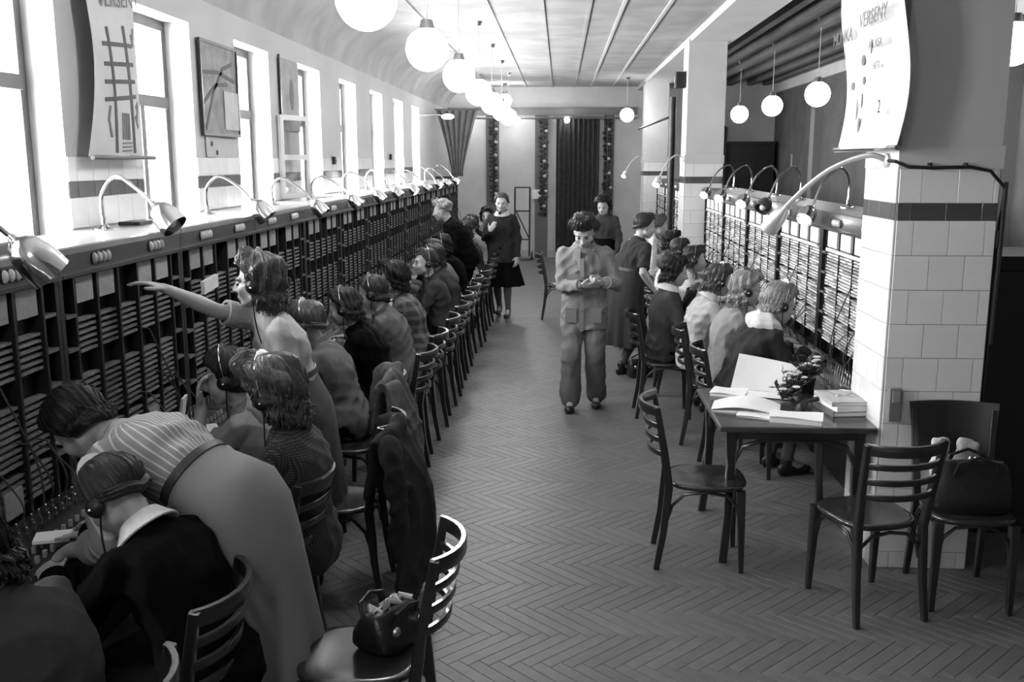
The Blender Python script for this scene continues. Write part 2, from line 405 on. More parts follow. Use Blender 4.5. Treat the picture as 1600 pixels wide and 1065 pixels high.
# right side aisle wall, rear wall, end wall
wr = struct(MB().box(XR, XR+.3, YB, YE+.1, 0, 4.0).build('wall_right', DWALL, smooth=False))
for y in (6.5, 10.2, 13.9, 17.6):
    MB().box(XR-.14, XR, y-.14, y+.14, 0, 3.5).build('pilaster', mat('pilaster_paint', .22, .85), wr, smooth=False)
struct(MB().box(XL-.5, XR+.3, YB-.3, YB, 0, 4.0).build('wall_back', PLASTER, smooth=False))
we = struct(MB().box(XL-.5, XR+.3, YE, YE+.3, 0, 4.0).build('wall_front', mat('end_wall_plaster', .50, .9, nscale=2, namt=.1), smooth=False))
# dado line, pilaster strips on the end wall
for x0, x1, m in ((-1.62, -1.34, mat('strip_paint', .12, .8)), (-.56, -.28, mat('strip_paint', .12, .8)), (.92, 1.14, mat('strip_paint', .12, .8))):
    MB().box(x0, x1, YE-.05, YE, 0, 3.1).build('pilaster_strip', m, we, smooth=False)
struct(MB().box(XL, 1.62, YE-.09, YE, 3.06, 3.22).build('trim_3', mat('cornice_paint', .16, .8), smooth=False))
struct(MB().box(XL, 1.62, YE-.03, YE, 0, .16).build('baseboard_front', mat('skirting_paint', .4, .7), smooth=False))
# side aisle end doors
for i, (x0, x1) in enumerate(((2.75, 3.5),)):
    d = struct(bpy.data.objects.new('door_%d' % (i+1), None)); COL.objects.link(d); d.location = ((x0+x1)/2, YE, 0)
    h = (x1-x0)/2; MB().box(-h, h, -.05, 0, 0, 2.75).build('door_leaf', BOARD, d, smooth=False)
    for s in (-1, 1): MB().box(s*h-.04, s*h+.04, -.08, 0, 0, 2.8).build('door_jamb', BOARD, d, smooth=False)
    MB().box(-h, h, -.08, 0, 2.75, 2.83).build('door_head', BOARD, d, smooth=False)
    MB().lathe([(0, 0), (.03, .01), (.02, .03), (0, .05)], 10, Matrix.Rotation(R(90), 3, 'X'), (h-.1, -.05, 1.05)).build('knob', STEEL, d)

# ------------------------------------------------------------------ tiled pillars
def pillar(x0, x1, y0, y1, tiled, label):
    p = struct(MB().box(x0, x1, y0, y1, 0, 3.6).build('pillar', BEAM, smooth=False)); p['label'] = label
    ztop = 2.06; th = .172
    e = MB().box(x0-.004, x1+.004, y0-.004, y1+.004, 0, ztop); e.build('grout_bed', GROUT, p, smooth=False)
    MB().box(x0-.011, x1+.011, y0-.011, y1+.011, ztop, 2.17).build('cap_band', mat('cap_plaster', .52, .7), p, smooth=False)
    if not tiled:
        pass
    zs = []; z = 1.81
    while z > .02: zs.append((max(z-th, .0), z)); z -= th
    rows = [(1.895, ztop, TILE, .11), (1.81, 1.895, TILED, .06)] + [(a, b, TILE, .0 if k % 2 else .085) for k, (a, b) in enumerate(zs)]
    for z0, z1, m, off in rows:
        tw = .172 if tiled else .26
        tile_row(p, '-y', x0, x1, y0-.004, z0, z1, m, tw, off)
        tile_row(p, '-x', y0, y1, x0-.004, z0, z1, m, tw, off)
    return p
pil1 = pillar(1.65, 2.13, 4.86, 5.36, True, 'white tiled square pillar with dark band beside the paper covered table')
pil2 = pillar(1.60, 2.08, 12.7, 13.2, False, 'tiled square pillar in the middle of the right hand row')
pil3 = pillar(1.62, 2.08, 19.3, 19.8, False, 'farthest square pillar near the curtained end wall')
# ================================================================== SWITCHBOARDS
ORD = ['first', 'second', 'third', 'fourth', 'fifth', 'sixth', 'seventh', 'eighth', 'ninth', 'tenth', 'eleventh', 'twelfth', 'thirteenth', 'fourteenth', 'fifteenth']
BT = 1.755
def make_unit(Ln, strip, card, top, pale):
    """one switchboard unit: runs along local Y from 0 to Ln, front face at x=0 facing +X, body behind"""
    u = thing('switchboard', '-', 'switchboard'); D = .44
    MB().box(-D, -.07, .002, Ln-.002, 0, BT-.03).box(-.07, .0, .002, .03, .0, 1.63).box(-.07, .0, Ln-.03, Ln-.002, 0, 1.63).box(-.07, -.012, .03, Ln-.03, 0, .70).build('cabinet_body', BOARD, u, smooth=False)
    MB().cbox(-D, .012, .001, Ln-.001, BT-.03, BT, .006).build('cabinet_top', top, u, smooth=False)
    fa = MB().box(-.07, .006, .003, Ln-.003, 1.645, BT-.03).build('fascia', mat('fascia_wood', .03, .35, nscale=9, namt=.3, coat=.2), u, smooth=False)
    MB().box(-.07, .022, .003, Ln-.003, 1.632, 1.647).build('fascia_ledge', BOARD, u, smooth=False)
    cap = MB().ell((.014, 0, 0), (.016, .0135, .025), None, 10, 7).mesh('indicator_lamp'); cap.materials.append(OPAL)
    rim = MB().lathe([(.016, -.006), (.018, 0), (.018, .006), (.013, .008)], 12, Matrix.Rotation(R(90), 3, 'Y') @ Matrix.Diagonal((1.5, 1, 1)), (.004, 0, 0)).mesh('rim'); rim.materials.append(BLACK)
    ncol, bay = (4, .085) if pale else (5, .125); cw = (Ln - 2*bay)/ncol
    for g in (.28, .74):
        for k in range(4): 
            l = link('indicator_lamp', cap, u, (0, Ln*g + (k-1.5)*.042, 1.69)); link('lamp_rim', rim, l)
    # stiles between the jack columns
    sw_ = .004 if pale else .008; st = MB().box(-.066, -.011 if pale else .0, -sw_, sw_, .78, 1.63).mesh('stile', smooth=False); st.materials.append(BLACK)
    for k in range(ncol+1): link('stile', st, u, (0, bay + k*cw, 0))
    MB().box(-.072, -.06, .03, Ln-.03, .78, 1.63).build('back_panel', BLACK, u, smooth=False)
    # jack strips: one block per column, upper and lower bank
    def bank(z1, n, p, seed):
        rr = random.Random(seed); mb = MB(); w = cw/2-(.006 if pale else .011)
        for i in range(n):
            z = z1 - i*p
            if pale:
                y = -w
                while y < w-.005:
                    q = min(w, y + rr.choice((.05, .09, .2))); mb.box(-.05, -.012 - rr.uniform(0, .008), y+.002, q-.002, z-p*.58, z); y = q
            else: mb.box(-.05, -.014, -w, w, z-p*.44, z)
        me = mb.mesh('jack_strips', smooth=False); me.materials.append(strip); return me
    if pale: banks = [(1.47, 11, .021), (1.225, 9, .021), (1.02, 8, .021)]
    else: banks = [(1.445, 6, .0265), (1.20, 9, .0265), (.94, 5, .0265)]
    bm_ = [[bank(*b, i*10+q) for q in range(2)] for i, b in enumerate(banks)]
    for k in range(ncol):
        for i in range(len(banks)): tag(link('jack_strips', bm_[i][k % 2], u, (0, bay + (k+.5)*cw, 0)), kind='stuff')
    cm = MB().box(-.03, -.008, -cw*.36, cw*.36, 1.515, 1.622).mesh('designation_card', smooth=False); cm.materials.append(card)
    for k in ((0, 1, 3, 4) if not pale else (0, 1, 2, 3)): link('designation_card', cm, u, (0, bay + (k+.5)*cw, 0))
    if pale: MB().box(-.03, -.006, bay+.01, Ln-bay-.01, 1.482, 1.503).build('label_rail', card, u, smooth=False)
    else:
        sm = MB().box(-.03, -.008, -cw*.3, cw*.3, .80, .90).mesh('designation_card', smooth=False); sm.materials.append(card); link('designation_card', sm, u, (0, bay + 3.5*cw, 0))
    # small ledges in the end bays
    lm = MB().box(-.06, .002, -.042, .042, -.007, .007).mesh('bay_ledge', smooth=False); lm.materials.append(mat('ledge_wood', .12, .4))
    for y in (.03+.05, Ln-.03-.05):
        for z in (1.50, 1.36, 1.22, 1.08, .94): link('bay_ledge', lm, u, (0, y, z - (.03 if y < .5 else 0)))
    # key shelf with plugs, keys and hanging cords
    ks = MB().cbox(-.02, .36, .004, Ln-.004, .735, .775, .008).build('key_shelf', BOARD, u, smooth=False)
    rr = random.Random(5); mb = MB(); kb = MB()
    for row in range(2):
        for i in range(int(Ln/.05)):
            y = .06 + i*.05 + row*.02; x = .06 + row*.055
            if y > Ln-.05: continue
            mb.lathe([(.0, .822), (.005, .819), (.006, .80), (.008, .797), (.008, .772)], 6, None, (x, y, 0))
            kb.box(x+.14, x+.152, y-.006, y+.006, .774, .80)
    tag(mb.build('cord_plugs', STEEL, ks, smooth=False), kind='stuff'); tag(kb.build('switch_keys', mat('key_ivory', .3, .4), ks, smooth=False), kind='stuff')
    for i in range(6 if not pale else 5):
        y = rr.uniform(.15, Ln-.15); z = rr.uniform(1.0, 1.42); y2 = y + rr.uniform(-.07, .07); x2 = rr.uniform(.05, .12); sg = rr.uniform(.03, .07)
        P = [(-.012, y, z), (.03, y, z-.004)] + [(.04 + sg*math.sin(math.pi*q)*.9 + (x2-.04)*q, y + (y2-y)*q, z - .01 - (z-.81)*q**.8) for q in [k/9 for k in range(1, 10)]]
        MB().tube(P, .0038, 5).build('plug_cord', mat('cord_braid', .035, .8), ks)
    return u
LU, RU = 1.255, 1.41
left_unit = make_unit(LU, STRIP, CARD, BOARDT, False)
i = 0; y = 2.475
while y < 18.6:
    o = left_unit if i == 0 else copy_tree(left_unit)
    o.location = (-2.0, y, 0); o['group'] = 'switchboard units along the window wall'
    o['label'] = 'dark wooden telephone switchboard unit of the window side row, %s from the camera' % ORD[i]
    y += LU; i += 1
LEND = y
right_unit = make_unit(RU, STRIPW, CARDW, mat('right_board_top', .045, .4), True)
for i in range(5):
    o = right_unit if i == 0 else copy_tree(right_unit)
    o.location = (1.85, 5.40 + RU*(i+1) + .13, 0); o.rotation_euler = (0, 0, R(180)); o['group'] = 'switchboard units between the pillars'
    o['label'] = 'switchboard unit with pale jack strips between the two nearer pillars, %s from the tiled pillar' % ORD[i]
for i in range(4):
    o = copy_tree(right_unit); o.location = (1.85, 13.25 + RU*(i+1), 0); o.rotation_euler = (0, 0, R(180)); o['group'] = 'switchboard units beyond the middle pillar'
    o['label'] = 'switchboard unit with pale jack strips beyond the middle pillar, %s from that pillar' % ORD[i]
# end panel closing the left row
MB().box(-2.44, -1.99, LEND+.002, LEND+.05, 0, 1.80).build('end_panel', BOARD, smooth=False)
tag(bpy.data.objects['end_panel'], 'dark wooden end panel closing the far end of the window side switchboards', 'panel')
# things on the left ledge
b = thing('flat_case', 'flat dark case lying on the switchboard top at the left edge', 'case', (-2.2, 3.42, BT+.001), 4)
MB().cbox(-.12, .12, -.26, .26, 0, .028, .004).build('case_body', mat('case_cloth', .10, .5), b, smooth=False)
MB().cbox(-.115, .115, -.255, .255, .029, .040, .004).build('case_lid', mat('case_lid_cloth', .25, .5), b, smooth=False)
tag(MB().cbox(-.06, .06, -.09, .09, 0, .018, .003).build('ledger', BLACK, smooth=False), 'small dark notebook on the ledge behind the second chrome lamp', 'notebook').location = (-2.33, 5.22, BT+.001)
tag(MB().cbox(-.10, .10, -.15, .15, 0, .016, .003).build('paper_stack', PAPER, smooth=False), 'thin stack of white paper on the ledge near the fourth window', 'paper').location = (-2.3, 9.2, BT+.001)

# ------------------------------------------------------------------ gooseneck lamps
def gooseneck(label, base, pts, shade_dir, metal=CHROME, shade_len=.15, shade_r=.062, group=None, wall=False, dark=False, lit=None, neck=.0095):
    """pts: points of the neck after the base, world space; shade hangs on the last one along shade_dir"""
    b = Vector(base); t = thing('gooseneck_lamp', label, 'lamp', b, 0, group)
    if wall: MB().lathe([(0, 0), (.035, 0), (.035, .012), (.012, .02), (0, .02)], 14, Matrix.Rotation(R(-90), 3, 'Y')).build('wall_plate', metal, t)
    else: MB().lathe([(0, 0), (.055, 0), (.055, .008), (.03, .014), (.013, .03), (.013, .06), (0, .06)], 18).build('lamp_base', metal, t)
    P = [Vector((0, 0, .02 if not wall else 0))] + [Vector(p) - b for p in pts]
    # smooth the neck
    Q = []
    for i in range(len(P)-1):
        p0, p1, p2, p3 = P[max(i-1, 0)], P[i], P[i+1], P[min(i+2, len(P)-1)]
        for s in range(7):
            u = s/7; Q.append(.5*((2*p1) + (p2-p0)*u + (2*p0-5*p1+4*p2-p3)*u*u + (3*p1-p0-3*p2+p3)*u**3))
    Q.append(P[-1]); MB().tube(Q, neck, 8).build('gooseneck', metal, t)
    d = Vector(shade_dir).normalized(); M = d.to_track_quat('Z', 'Y').to_matrix(); e = P[-1]
    l, r = shade_len, shade_r
    prof = [(.013, -.02), (.018, 0), (r*.5, l*.06), (r*.78, l*.22), (r*.93, l*.45), (r*.99, l*.75), (r, l), (r-.004, l), (r*.93, l*.7), (r*.86, l*.45), (r*.6, l*.24), (0, l*.14)]
    MB().lathe([(0, -.02)] + prof, 22, M, e).build('lamp_shade', metal if not dark else mat('dark_shade_enamel', .05, .3), t)
    MB().ell(e + d*l*.72, (.03, .03, .04), M, 12, 8).build('bulb', lit or BULBO, t)
    return t
GL = 'gooseneck lamps on the window side ledge'
gooseneck('big chrome gooseneck lamp leaning in at the left edge of the picture', (-2.20, 3.0, BT), [(-2.2, 3.0, 1.98), (-2.1, 3.06, 2.06), (-1.96, 3.16, 1.94), (-1.87, 3.22, 1.835)], (.55, .34, -.75), shade_len=.17, shade_r=.075, group=GL)
gooseneck('chrome gooseneck lamp in front of the hanging lattice banner', (-2.30, 4.78, BT), [(-2.30, 4.78, 1.93), (-2.22, 4.78, 2.02), (-2.1, 4.74, 1.96), (-2.0, 4.70, 1.885)], (.62, -.1, -.62), shade_len=.15, shade_r=.07, group=GL)
gooseneck('chrome gooseneck lamp below the framed dark poster', (-2.28, 6.18, BT), [(-2.28, 6.18, 1.92), (-2.2, 6.2, 2.0), (-2.07, 6.2, 1.93), (-1.985, 6.2, 1.84)], (.6, 0, -.7), shade_len=.14, shade_r=.068, group=GL)
yy = 7.55; k = 0
NAMES = ['chrome gooseneck lamp beside the open window casement', 'chrome gooseneck lamp just past the open casement, its shade tipped outward', 'chrome gooseneck lamp on the window ledge, sixth from the camera', 'chrome gooseneck lamp on the window ledge, seventh from the camera', 'chrome gooseneck lamp on the window ledge, eighth from the camera', 'chrome gooseneck lamp on the window ledge, ninth from the camera', 'chrome gooseneck lamp on the window ledge, tenth from the camera', 'chrome gooseneck lamp on the window ledge, eleventh from the camera', 'chrome gooseneck lamp nearest the far end of the window ledge', 'last chrome gooseneck lamp on the far end of the window ledge']
while yy < 18.6:
    j = rnd.uniform(-.05, .05); h = rnd.uniform(.2, .27)
    gooseneck(NAMES[k], (-2.26, yy, BT), [(-2.26, yy, BT+h*.7), (-2.17, yy+j, BT+h), (-2.02, yy+2*j, BT+h*.6), (-1.93, yy+2.4*j, BT+h*.15)], (.6, j*2, -.65), shade_len=.13, shade_r=.06, group=GL, lit=BULB if k in (4, 6, 8) else None)
    yy += 1.24; k += 1
GR = 'gooseneck lamps above the right hand switchboards'
XB = 2.12
RL = [('steel gooseneck lamp with a round dark shade above the third right hand board', 8.75, -.5, .55, True), ('slim gooseneck lamp arching over the fourth right hand board', 9.7, -.45, .5, False), ('chrome gooseneck lamp with bright bulb at the far right board', 11.0, -.6, .4, False), ('pale bulbed gooseneck lamp touching the middle pillar', 12.1, -.7, .3, False), ('bent gooseneck lamp half hidden behind the tiled pillar', 7.3, .4, .5, False)]
for lab, y, dx, j, dk in RL:
    gooseneck(lab, (XB, y, BT), [(XB, y, BT+.2), (XB-.08, y-.05, BT+.29), (XB-.25, y-.25, BT+.2), (XB-.36, y-.4, BT+.02)], (-.5, -.45, -.6), shade_len=.12, shade_r=.065, group=GR, dark=dk, lit=None if dk else BULB)
for lab, y, pl in (('white gooseneck wall lamp on the middle pillar reaching toward the aisle', 12.75, 1.60), ('gooseneck wall lamp on the farthest pillar reaching toward the aisle', 19.35, 1.62)):
    gooseneck(lab, (pl-.013, y, 2.12), [(pl-.12, y-.1, 2.17), (pl-.26, y-.35, 2.08), (pl-.38, y-.6, 1.9)], (-.35, -.5, -.7), shade_len=.13, shade_r=.05, wall=True, metal=mat('pale_lamp_enamel', .6, .35), lit=BULB)
gooseneck('large pale gooseneck lamp fixed to the corner of the near tiled pillar', (1.637, 5.0, 2.10), [(1.55, 5.05, 2.125), (1.42, 5.2, 2.06), (1.32, 5.35, 1.95), (1.25, 5.48, 1.84)], (-.42, .6, -.8), shade_len=.17, shade_r=.05, wall=True, metal=mat('worn_lamp_metal', .5, .35, metal=.6), lit=BULB, neck=.014)

# ------------------------------------------------------------------ globe lamps
def globe(label, x, y, z, ztop, m, r=.15, group=None):
    g = thing('globe_lamp', label, 'lamp', (x, y, z-r), 0, group)
    MB().ell((0, 0, r), (r, r, r), None, 24, 14).build('glass_globe', m, g)
    MB().lathe([(0, 2*r+.05), (.04, 2*r+.05), (.05, 2*r+.01), (.055, 2*r-.02)], 14).build('gallery', STEEL, g)
    MB().tube([(0, 0, 2*r+.04), (0, 0, ztop-z+r)], .005, 6).build('pendant_rod', mat('rod_paint', .5, .5), g)
    MB().lathe([(0, ztop-z+r), (.05, ztop-z+r), (.03, ztop-z+r-.05), (0, ztop-z+r-.05)], 12).build('ceiling_rose', STEEL, g)
for i in [-3, -2] + list(range(7)):  # the pair behind the camera is added, unseen, to light the near pillar front
    globe(('glowing white glass globe pendant over the aisle, %s from the camera' % ORD[i]) if i >= 0 else 'added unseen globe pendant lighting the pillar front, %s behind the camera' % ORD[-i-2], -.95, 4.86 + 2.17*i, 2.87, CZ, GLOBE, group='globe pendants over the main aisle')
for i, y in enumerate((7.06, 9.63, 12.2, 14.75, 17.4)):
    globe('white glass globe pendant over the dark side aisle, %s from the camera' % ORD[i], 3.1, y, 2.89, 3.78, GLOBES, group='globe pendants over the side aisle')
globe('small glowing globe lamp at the far pillar top', 1.25, 18.9, 2.95, CZ, GLOBE, r=.13)
globe('glowing globe pendant near the end wall right of the row', -1.15, 20.2, 3.3, CZ, GLOBE, r=.14)

# ------------------------------------------------------------------ posters and banners
def text_mesh(s, size):
    cu = bpy.data.curves.new('lettering', 'FONT'); cu.body = s; cu.size = size; cu.align_x = 'CENTER'; cu.extrude = .0006; cu.resolution_u = 3
    o = bpy.data.objects.new('tmp', cu); COL.objects.link(o); dg = bpy.context.evaluated_depsgraph_get()
    me = bpy.data.meshes.new_from_object(o.evaluated_get(dg)); bpy.data.objects.remove(o); return me
def lettering(parent, s, size, m, M):
    """M: 4x4 from text plane (x right, y up) to the parent's space"""
    me = text_mesh(s, size); me.transform(M); me.materials.clear(); me.materials.append(m); me.name = 'lettering'
    return link('lettering', me, parent)
def basis(o, x, y): 
    x, y = Vector(x).normalized(), Vector(y).normalized(); z = x.cross(y)
    return Matrix(((x[0], y[0], z[0], o[0]), (x[1], y[1], z[1], o[1]), (x[2], y[2], z[2], o[2]), (0, 0, 0, 1)))
# lattice banner on the first pier (faces +X)
t = thing('wall_banner', 'long paper banner with a dark ladder drawing on the first window pier', 'banner', (-2.40, 5.22, 2.12))
def bf(u, v):
    y = -.33 + .66*u; bow = .05*math.sin(math.pi*v)*(1-u)
    edge = .06*math.sin(math.pi*min(1, v*1.1))*(1-u) - .04*(1-v)*(1-u)
    return (.02 + .05*math.sin(math.pi*u)*(.4+.6*(1-v)) - .03*u + bow*.4, y + edge*1.2, v*1.0), (1, -.05, 0)
MB().sheet(bf, 14, 16, .003).build('banner_sheet', mat('banner_paper', .46, .85, nscale=5, namt=.08), t)
MB().tube([(.05, -.40, -.005), (.05, .35, -.005)], .012, 8).build('bottom_rod', BOARD, t)
def bar(u0, v0, u1, v1, w):
    P = []
    for i in range(9):
        s = i/8; p, n = bf(u0+(u1-u0)*s, v0+(v1-v0)*s); P.append((p[0]+.004, p[1], p[2]))
    return MB().tube(P, 1, 4, sec=(w, .0012), up=(1, 0, 0))
for a in ((.34, .02, .24, .66, .012), (.68, .02, .58, .69, .016), (.14, .57, .80, .60, .011), (.14, .47, .80, .50, .011), (.14, .38, .82, .41, .011), (.14, .29, .82, .33, .011)):
    bar(*a).build('drawn_bar', mat('banner_ink', .07, .8), t)
p, n = bf(.5, .78); lettering(t, 'VERSENY', .12, INKF, basis((p[0]+.012, p[1]+.02, p[2]), (0, 1, .12), (0, 0, 1)))
for k in range(5): bar(.43 + .035*k, .09, .42 + .033*k, .23, .004).build('drawn_hatching', INKF, t)
for k in range(3): bar(.42, .03 + .02*k, .62, .035 + .02*k, .004).build('drawn_hatching', INKF, t)
for u0, v0, u1, v1 in ((.20, .20, .26, .10), (.22, .26, .20, .18), (.78, .28, .86, .24), (.74, .22, .84, .16), (.86, .30, .80, .20), (.84, .62, .90, .70), (.80, .66, .86, .60)): bar(u0, v0, u1, v1, .009).build('drawn_figure', INKF, t)
# white work competition banner on the near pillar (faces -X)
t = thing('hanging_banner', 'white paper banner with lettering hung on the side of the near pillar', 'banner', (1.60, 5.2, 2.16))
def pf(u, v):      # u from the far edge (0) to the near edge (1)
    return (-.02 - .05*math.sin(math.pi*u)*(1-.5*v) + .035*math.sin(2*math.pi*v), .50 - .98*u + .05*math.sin(3*v)*(.5-u) - .06*(1-u)*v, v*1.12 + .06*(u-.5)*0), (-1, 0, .05)
MB().sheet(pf, 14, 18, .003).build('banner_sheet', mat('white_banner_paper', .50, .85, nscale=5, namt=.06), t)
p0, p1 = pf(0, 0)[0], pf(1, 0)[0]
MB().tube([(p0[0]-.005, p0[1]+.04, p0[2]), (p1[0]-.005, p1[1]-.03, p1[2])], .014, 8).build('bottom_rod', STEEL, t)
def bl(s, u, v, size, m=INKF, tilt=0):
    p, n = pf(u, v); return lettering(t, s, size, m, basis((p[0]-.045, p[1], p[2]), (0, -1, tilt), (0, 0, 1)))
bl('MUNKA', .20, .50, .10); bl('VERSENY', .74, .53, .105); bl('ÁLLÁSA', .74, .43, .06); bl('1.', .25, .42, .06); bl('2', .2, .10, .11, INK); bl('2', .82, .15, .09, INK); bl('HETI', .74, .34, .05)
for u, v, w, h, m in ((.46, .40, .03, .028, mat('banner_print', .12, .8)), (.38, .17, .008, .07, INKF), (.48, .10, .018, .05, INKF), (.22, .30, .03, .022, INKF), (.46, .31, .02, .02, INKF), (.45, .22, .006, .04, INK), (.60, .45, .007, .04, INK)):
    p, n = pf(u, v); mb = MB(); mb.lathe([(0, 0), (1, .0), (1, .002), (0, .002)], 9, Matrix(((0, 0, -1), (w, 0, 0), (0, h, 0))), (p[0]-.005, p[1], p[2])); mb.build('printed_mark', m, t, smooth=False)
# framed poster on the second pier
t = thing('framed_poster', 'dark framed drawing on the second window pier with a sheet pinned over it', 'poster', (XL+.012, 6.92, 2.29))
MB().box(0, .012, -.32, .40, 0, .60).build('poster_sheet', mat('poster_print', .13, .6, nscale=7, namt=.5), t, smooth=False)
for b in ((-.34, .42, -.02, 0), (-.34, .42, .60, .62), (-.34, -.32, 0, .60), (.40, .42, 0, .60)):
    MB().box(0, .022, *b).build('picture_frame', BOARD, t, smooth=False)
for pts in ([(-.3, .2), (-.05, .33), (.2, .35)], [(-.28, .02), (-.1, .28), (.1, .45), (.3, .5)], [(-.3, .4), (0, .42), (.35, .38)]):
    MB().tube([(.0135, a, b) for a, b in pts], 1, 4, sec=(.014, .001), up=(1, 0, 0)).build('drawn_line', mat('poster_ink', .05, .7), t)
MB().box(.014, .018, .10, .40, .03, .30).build('pinned_sheet', PAPERG, t, smooth=False)
t = thing('wall_notice', 'small pale notice with two marks below the framed dark drawing', 'notice', (XL+.008, 6.82, 2.125))
MB().box(0, .004, -.16, .05, 0, .14).build('notice_sheet', PAPERG, t, smooth=False)
for y, z in ((-.06, .09), (.04, .03)): MB().lathe([(0, 0), (.018, 0), (.018, .004), (0, .004)], 10, Matrix.Rotation(R(90), 3, 'Y'), (.004, y, z)).build('seal', INK, t)
t = thing('poster', 'grey portrait poster on the third window pier', 'poster', (XL+.012, 8.78, 2.36))
MB().box(0, .008, -.28, .30, 0, .62).build('poster_sheet', mat('poster_grey', .24, .7, nscale=5, namt=.25), t, smooth=False)
MB().box(0, .014, -.30, -.28, 0, .64).build('picture_frame', BOARD, t, smooth=False)
MB().ell((.009, .06, .32), (.003, .07, .14), None, 12, 8).build('drawn_portrait', mat('portrait_ink', .12, .8), t)
for y, z, lab in ((10.4, 2.1, 'small dark wall fitting on the fourth window pier'), (13.9, 2.15, 'tiny dark wall fitting on the sixth window pier')):
    w_ = thing('wall_switch', lab, 'switch', (XL+.012, y, z)); MB().box(0, .03, -.03, .03, -.04, .04).build('switch_box', BLACK, w_, smooth=False); MB().lathe([(0, 0), (.014, 0), (.012, .014), (0, .014)], 8, Matrix.Rotation(R(90), 3, 'Y'), (.03, 0, 0)).build('switch_knob', STEEL, w_)
# cable and plug on the near pillar
t = thing('electric_cable', 'dark cable looping across the front of the near tiled pillar', 'cable', (1.65, 4.84, 2.1))
P = [(-.02, .14, .0), (-.02, .02, -.005), (.03, -.012, -.03), (.15, -.014, -.035), (.32, -.014, -.03), (.42, -.014, -.05), (.497, -.010, -.13), (.503, .03, -.3), (.505, .06, -.6)]
MB().tube(P, .009, 7).build('cable', BLACK, t)
for x in (.13, .30): MB().lathe([(0, 0), (.012, 0), (.012, .02), (0, .02)], 8, None, (x, -.012, -.03)).build('cable_clip', BLACK, t)
MB().box(.485, .51, -.012, .05, -.42, -.34).build('cable_switch', BLACK, t, smooth=False)
MB().tube([(.5, -.013, -.1), (.5, -.013, -.5), (.497, -.013, -.9)], .010, 6).build('conduit', BLACK, t)
t = thing('socket_box', 'grey metal socket box low on the corner of the near tiled pillar', 'socket', (1.70, 4.845, .80))
MB().cbox(-.032, .032, -.03, 0, 0, .17, .004).build('box_body', mat('socket_grey', .16, .5), t, smooth=False)
MB().cbox(-.02, .02, -.037, -.03, .10, .16, .002).build('cover_plate', mat('socket_cover', .26, .4), t, smooth=False)

# ------------------------------------------------------------------ end wall furnishings
def drape(name, label, x0, x1, y, z0, z1, m, folds=9, amp=.035, waist=None):
    t = thing(name, label, 'curtain', ((x0+x1)/2, y, z0)); w = (x1-x0)/2
    def f(u, v):
        k = 1.0
        if waist: k = waist + (1-waist)*(abs(v-.05)/.95)**1.2
        x = (u*2-1)*w*k; return (x, amp*math.sin(u*folds*2*math.pi)*(.5+.5*k) , v*(z1-z0)), (amp*-math.cos(u*folds*2*math.pi)*folds*3/w*.3, -1, 0)
    MB().sheet(f, folds*10, 14, .006).build('curtain_cloth', m, t)
    MB().tube([(-w-.08, 0, z1-z0+.02), (w+.08, 0, z1-z0+.02)], .014, 8).build('curtain_rod', STEEL, t)
    return t
drape('door_curtain', 'tall dark pleated curtain closing the doorway in the end wall', -.10, .82, YE-.18, .05, 3.0, CLOTHD)
drape('tied_curtain', 'grey curtain gathered at the far left beyond the last switchboard', -2.42, -1.62, 19.1, 1.80, 3.05, CLOTHG, folds=6, amp=.05, waist=.28)
def garland(label, x, z0, z1, n):
    t = thing('leaf_garland', label, 'garland', (x, YE-.09, z0))
    MB().tube([(0, 0, 0), (.01, 0, (z1-z0)/2), (0, 0, z1-z0)], .02, 6).build('garland_rope', LEAF, t)
    lf = MB()
    for i in range(n):
        z = (i+.5)/n*(z1-z0); a = rnd.uniform(-1, 1); s = (-1)**i; d = Vector((s*rnd.uniform(.6, 1), -.35, rnd.uniform(-.2, .8))).normalized(); p = Vector((0, 0, z)); l = rnd.uniform(.09, .15)
        q = p + d*l; r = d.cross(Vector((0, -1, .2))).normalized()*.045
        lf.add([p, p+d*l*.5+r, q, p+d*l*.5-r, p+d*l*.5+Vector((0, -.02, 0))], [(0, 3, 4), (3, 2, 4), (2, 1, 4), (1, 0, 4), (0, 1, 2, 3)])
    tag(lf.build('leaves', LEAF, t, smooth=False), kind='stuff')
    for i in range(6): MB().ell((rnd.uniform(.02, .08), -.05, (i+.7)/6.5*(z1-z0)), (.04, .03, .035), None, 8, 6).build('pale_rosette', mat('rosette_paper', .4, .8), t)
garland('leafy garland with pale rosettes left of the hand cart on the end wall', -1.46, 1.2, 2.98, 44)
garland('leafy garland between the hand cart and the doorway curtain', -.38, .9, 2.98, 50)
garland('dark leafy garland right of the doorway curtain', 1.0, 1.0, 3.0, 50)
t = thing('wall_sign', 'pale lettered sign above the doorway curtain', 'sign', (.62, YE-.13, 2.83)); MB().box(-.21, .21, -.015, 0, 0, .19).build('sign_board', mat('sign_paint', .5, .7, nscale=12, namt=.2), t, smooth=False)
for i in range(5): MB().box(-.17+.07*i, -.125+.07*i, -.019, -.015, .05, .14).build('sign_letter', INKF, t, smooth=False)
tag(MB().box(-.1, .1, -.012, 0, 0, .2).build('pinned_paper', PAPER, smooth=False), 'white sheet pinned to the strip beside the hand cart', 'paper').location = (-.52, YE-.055, 1.28)
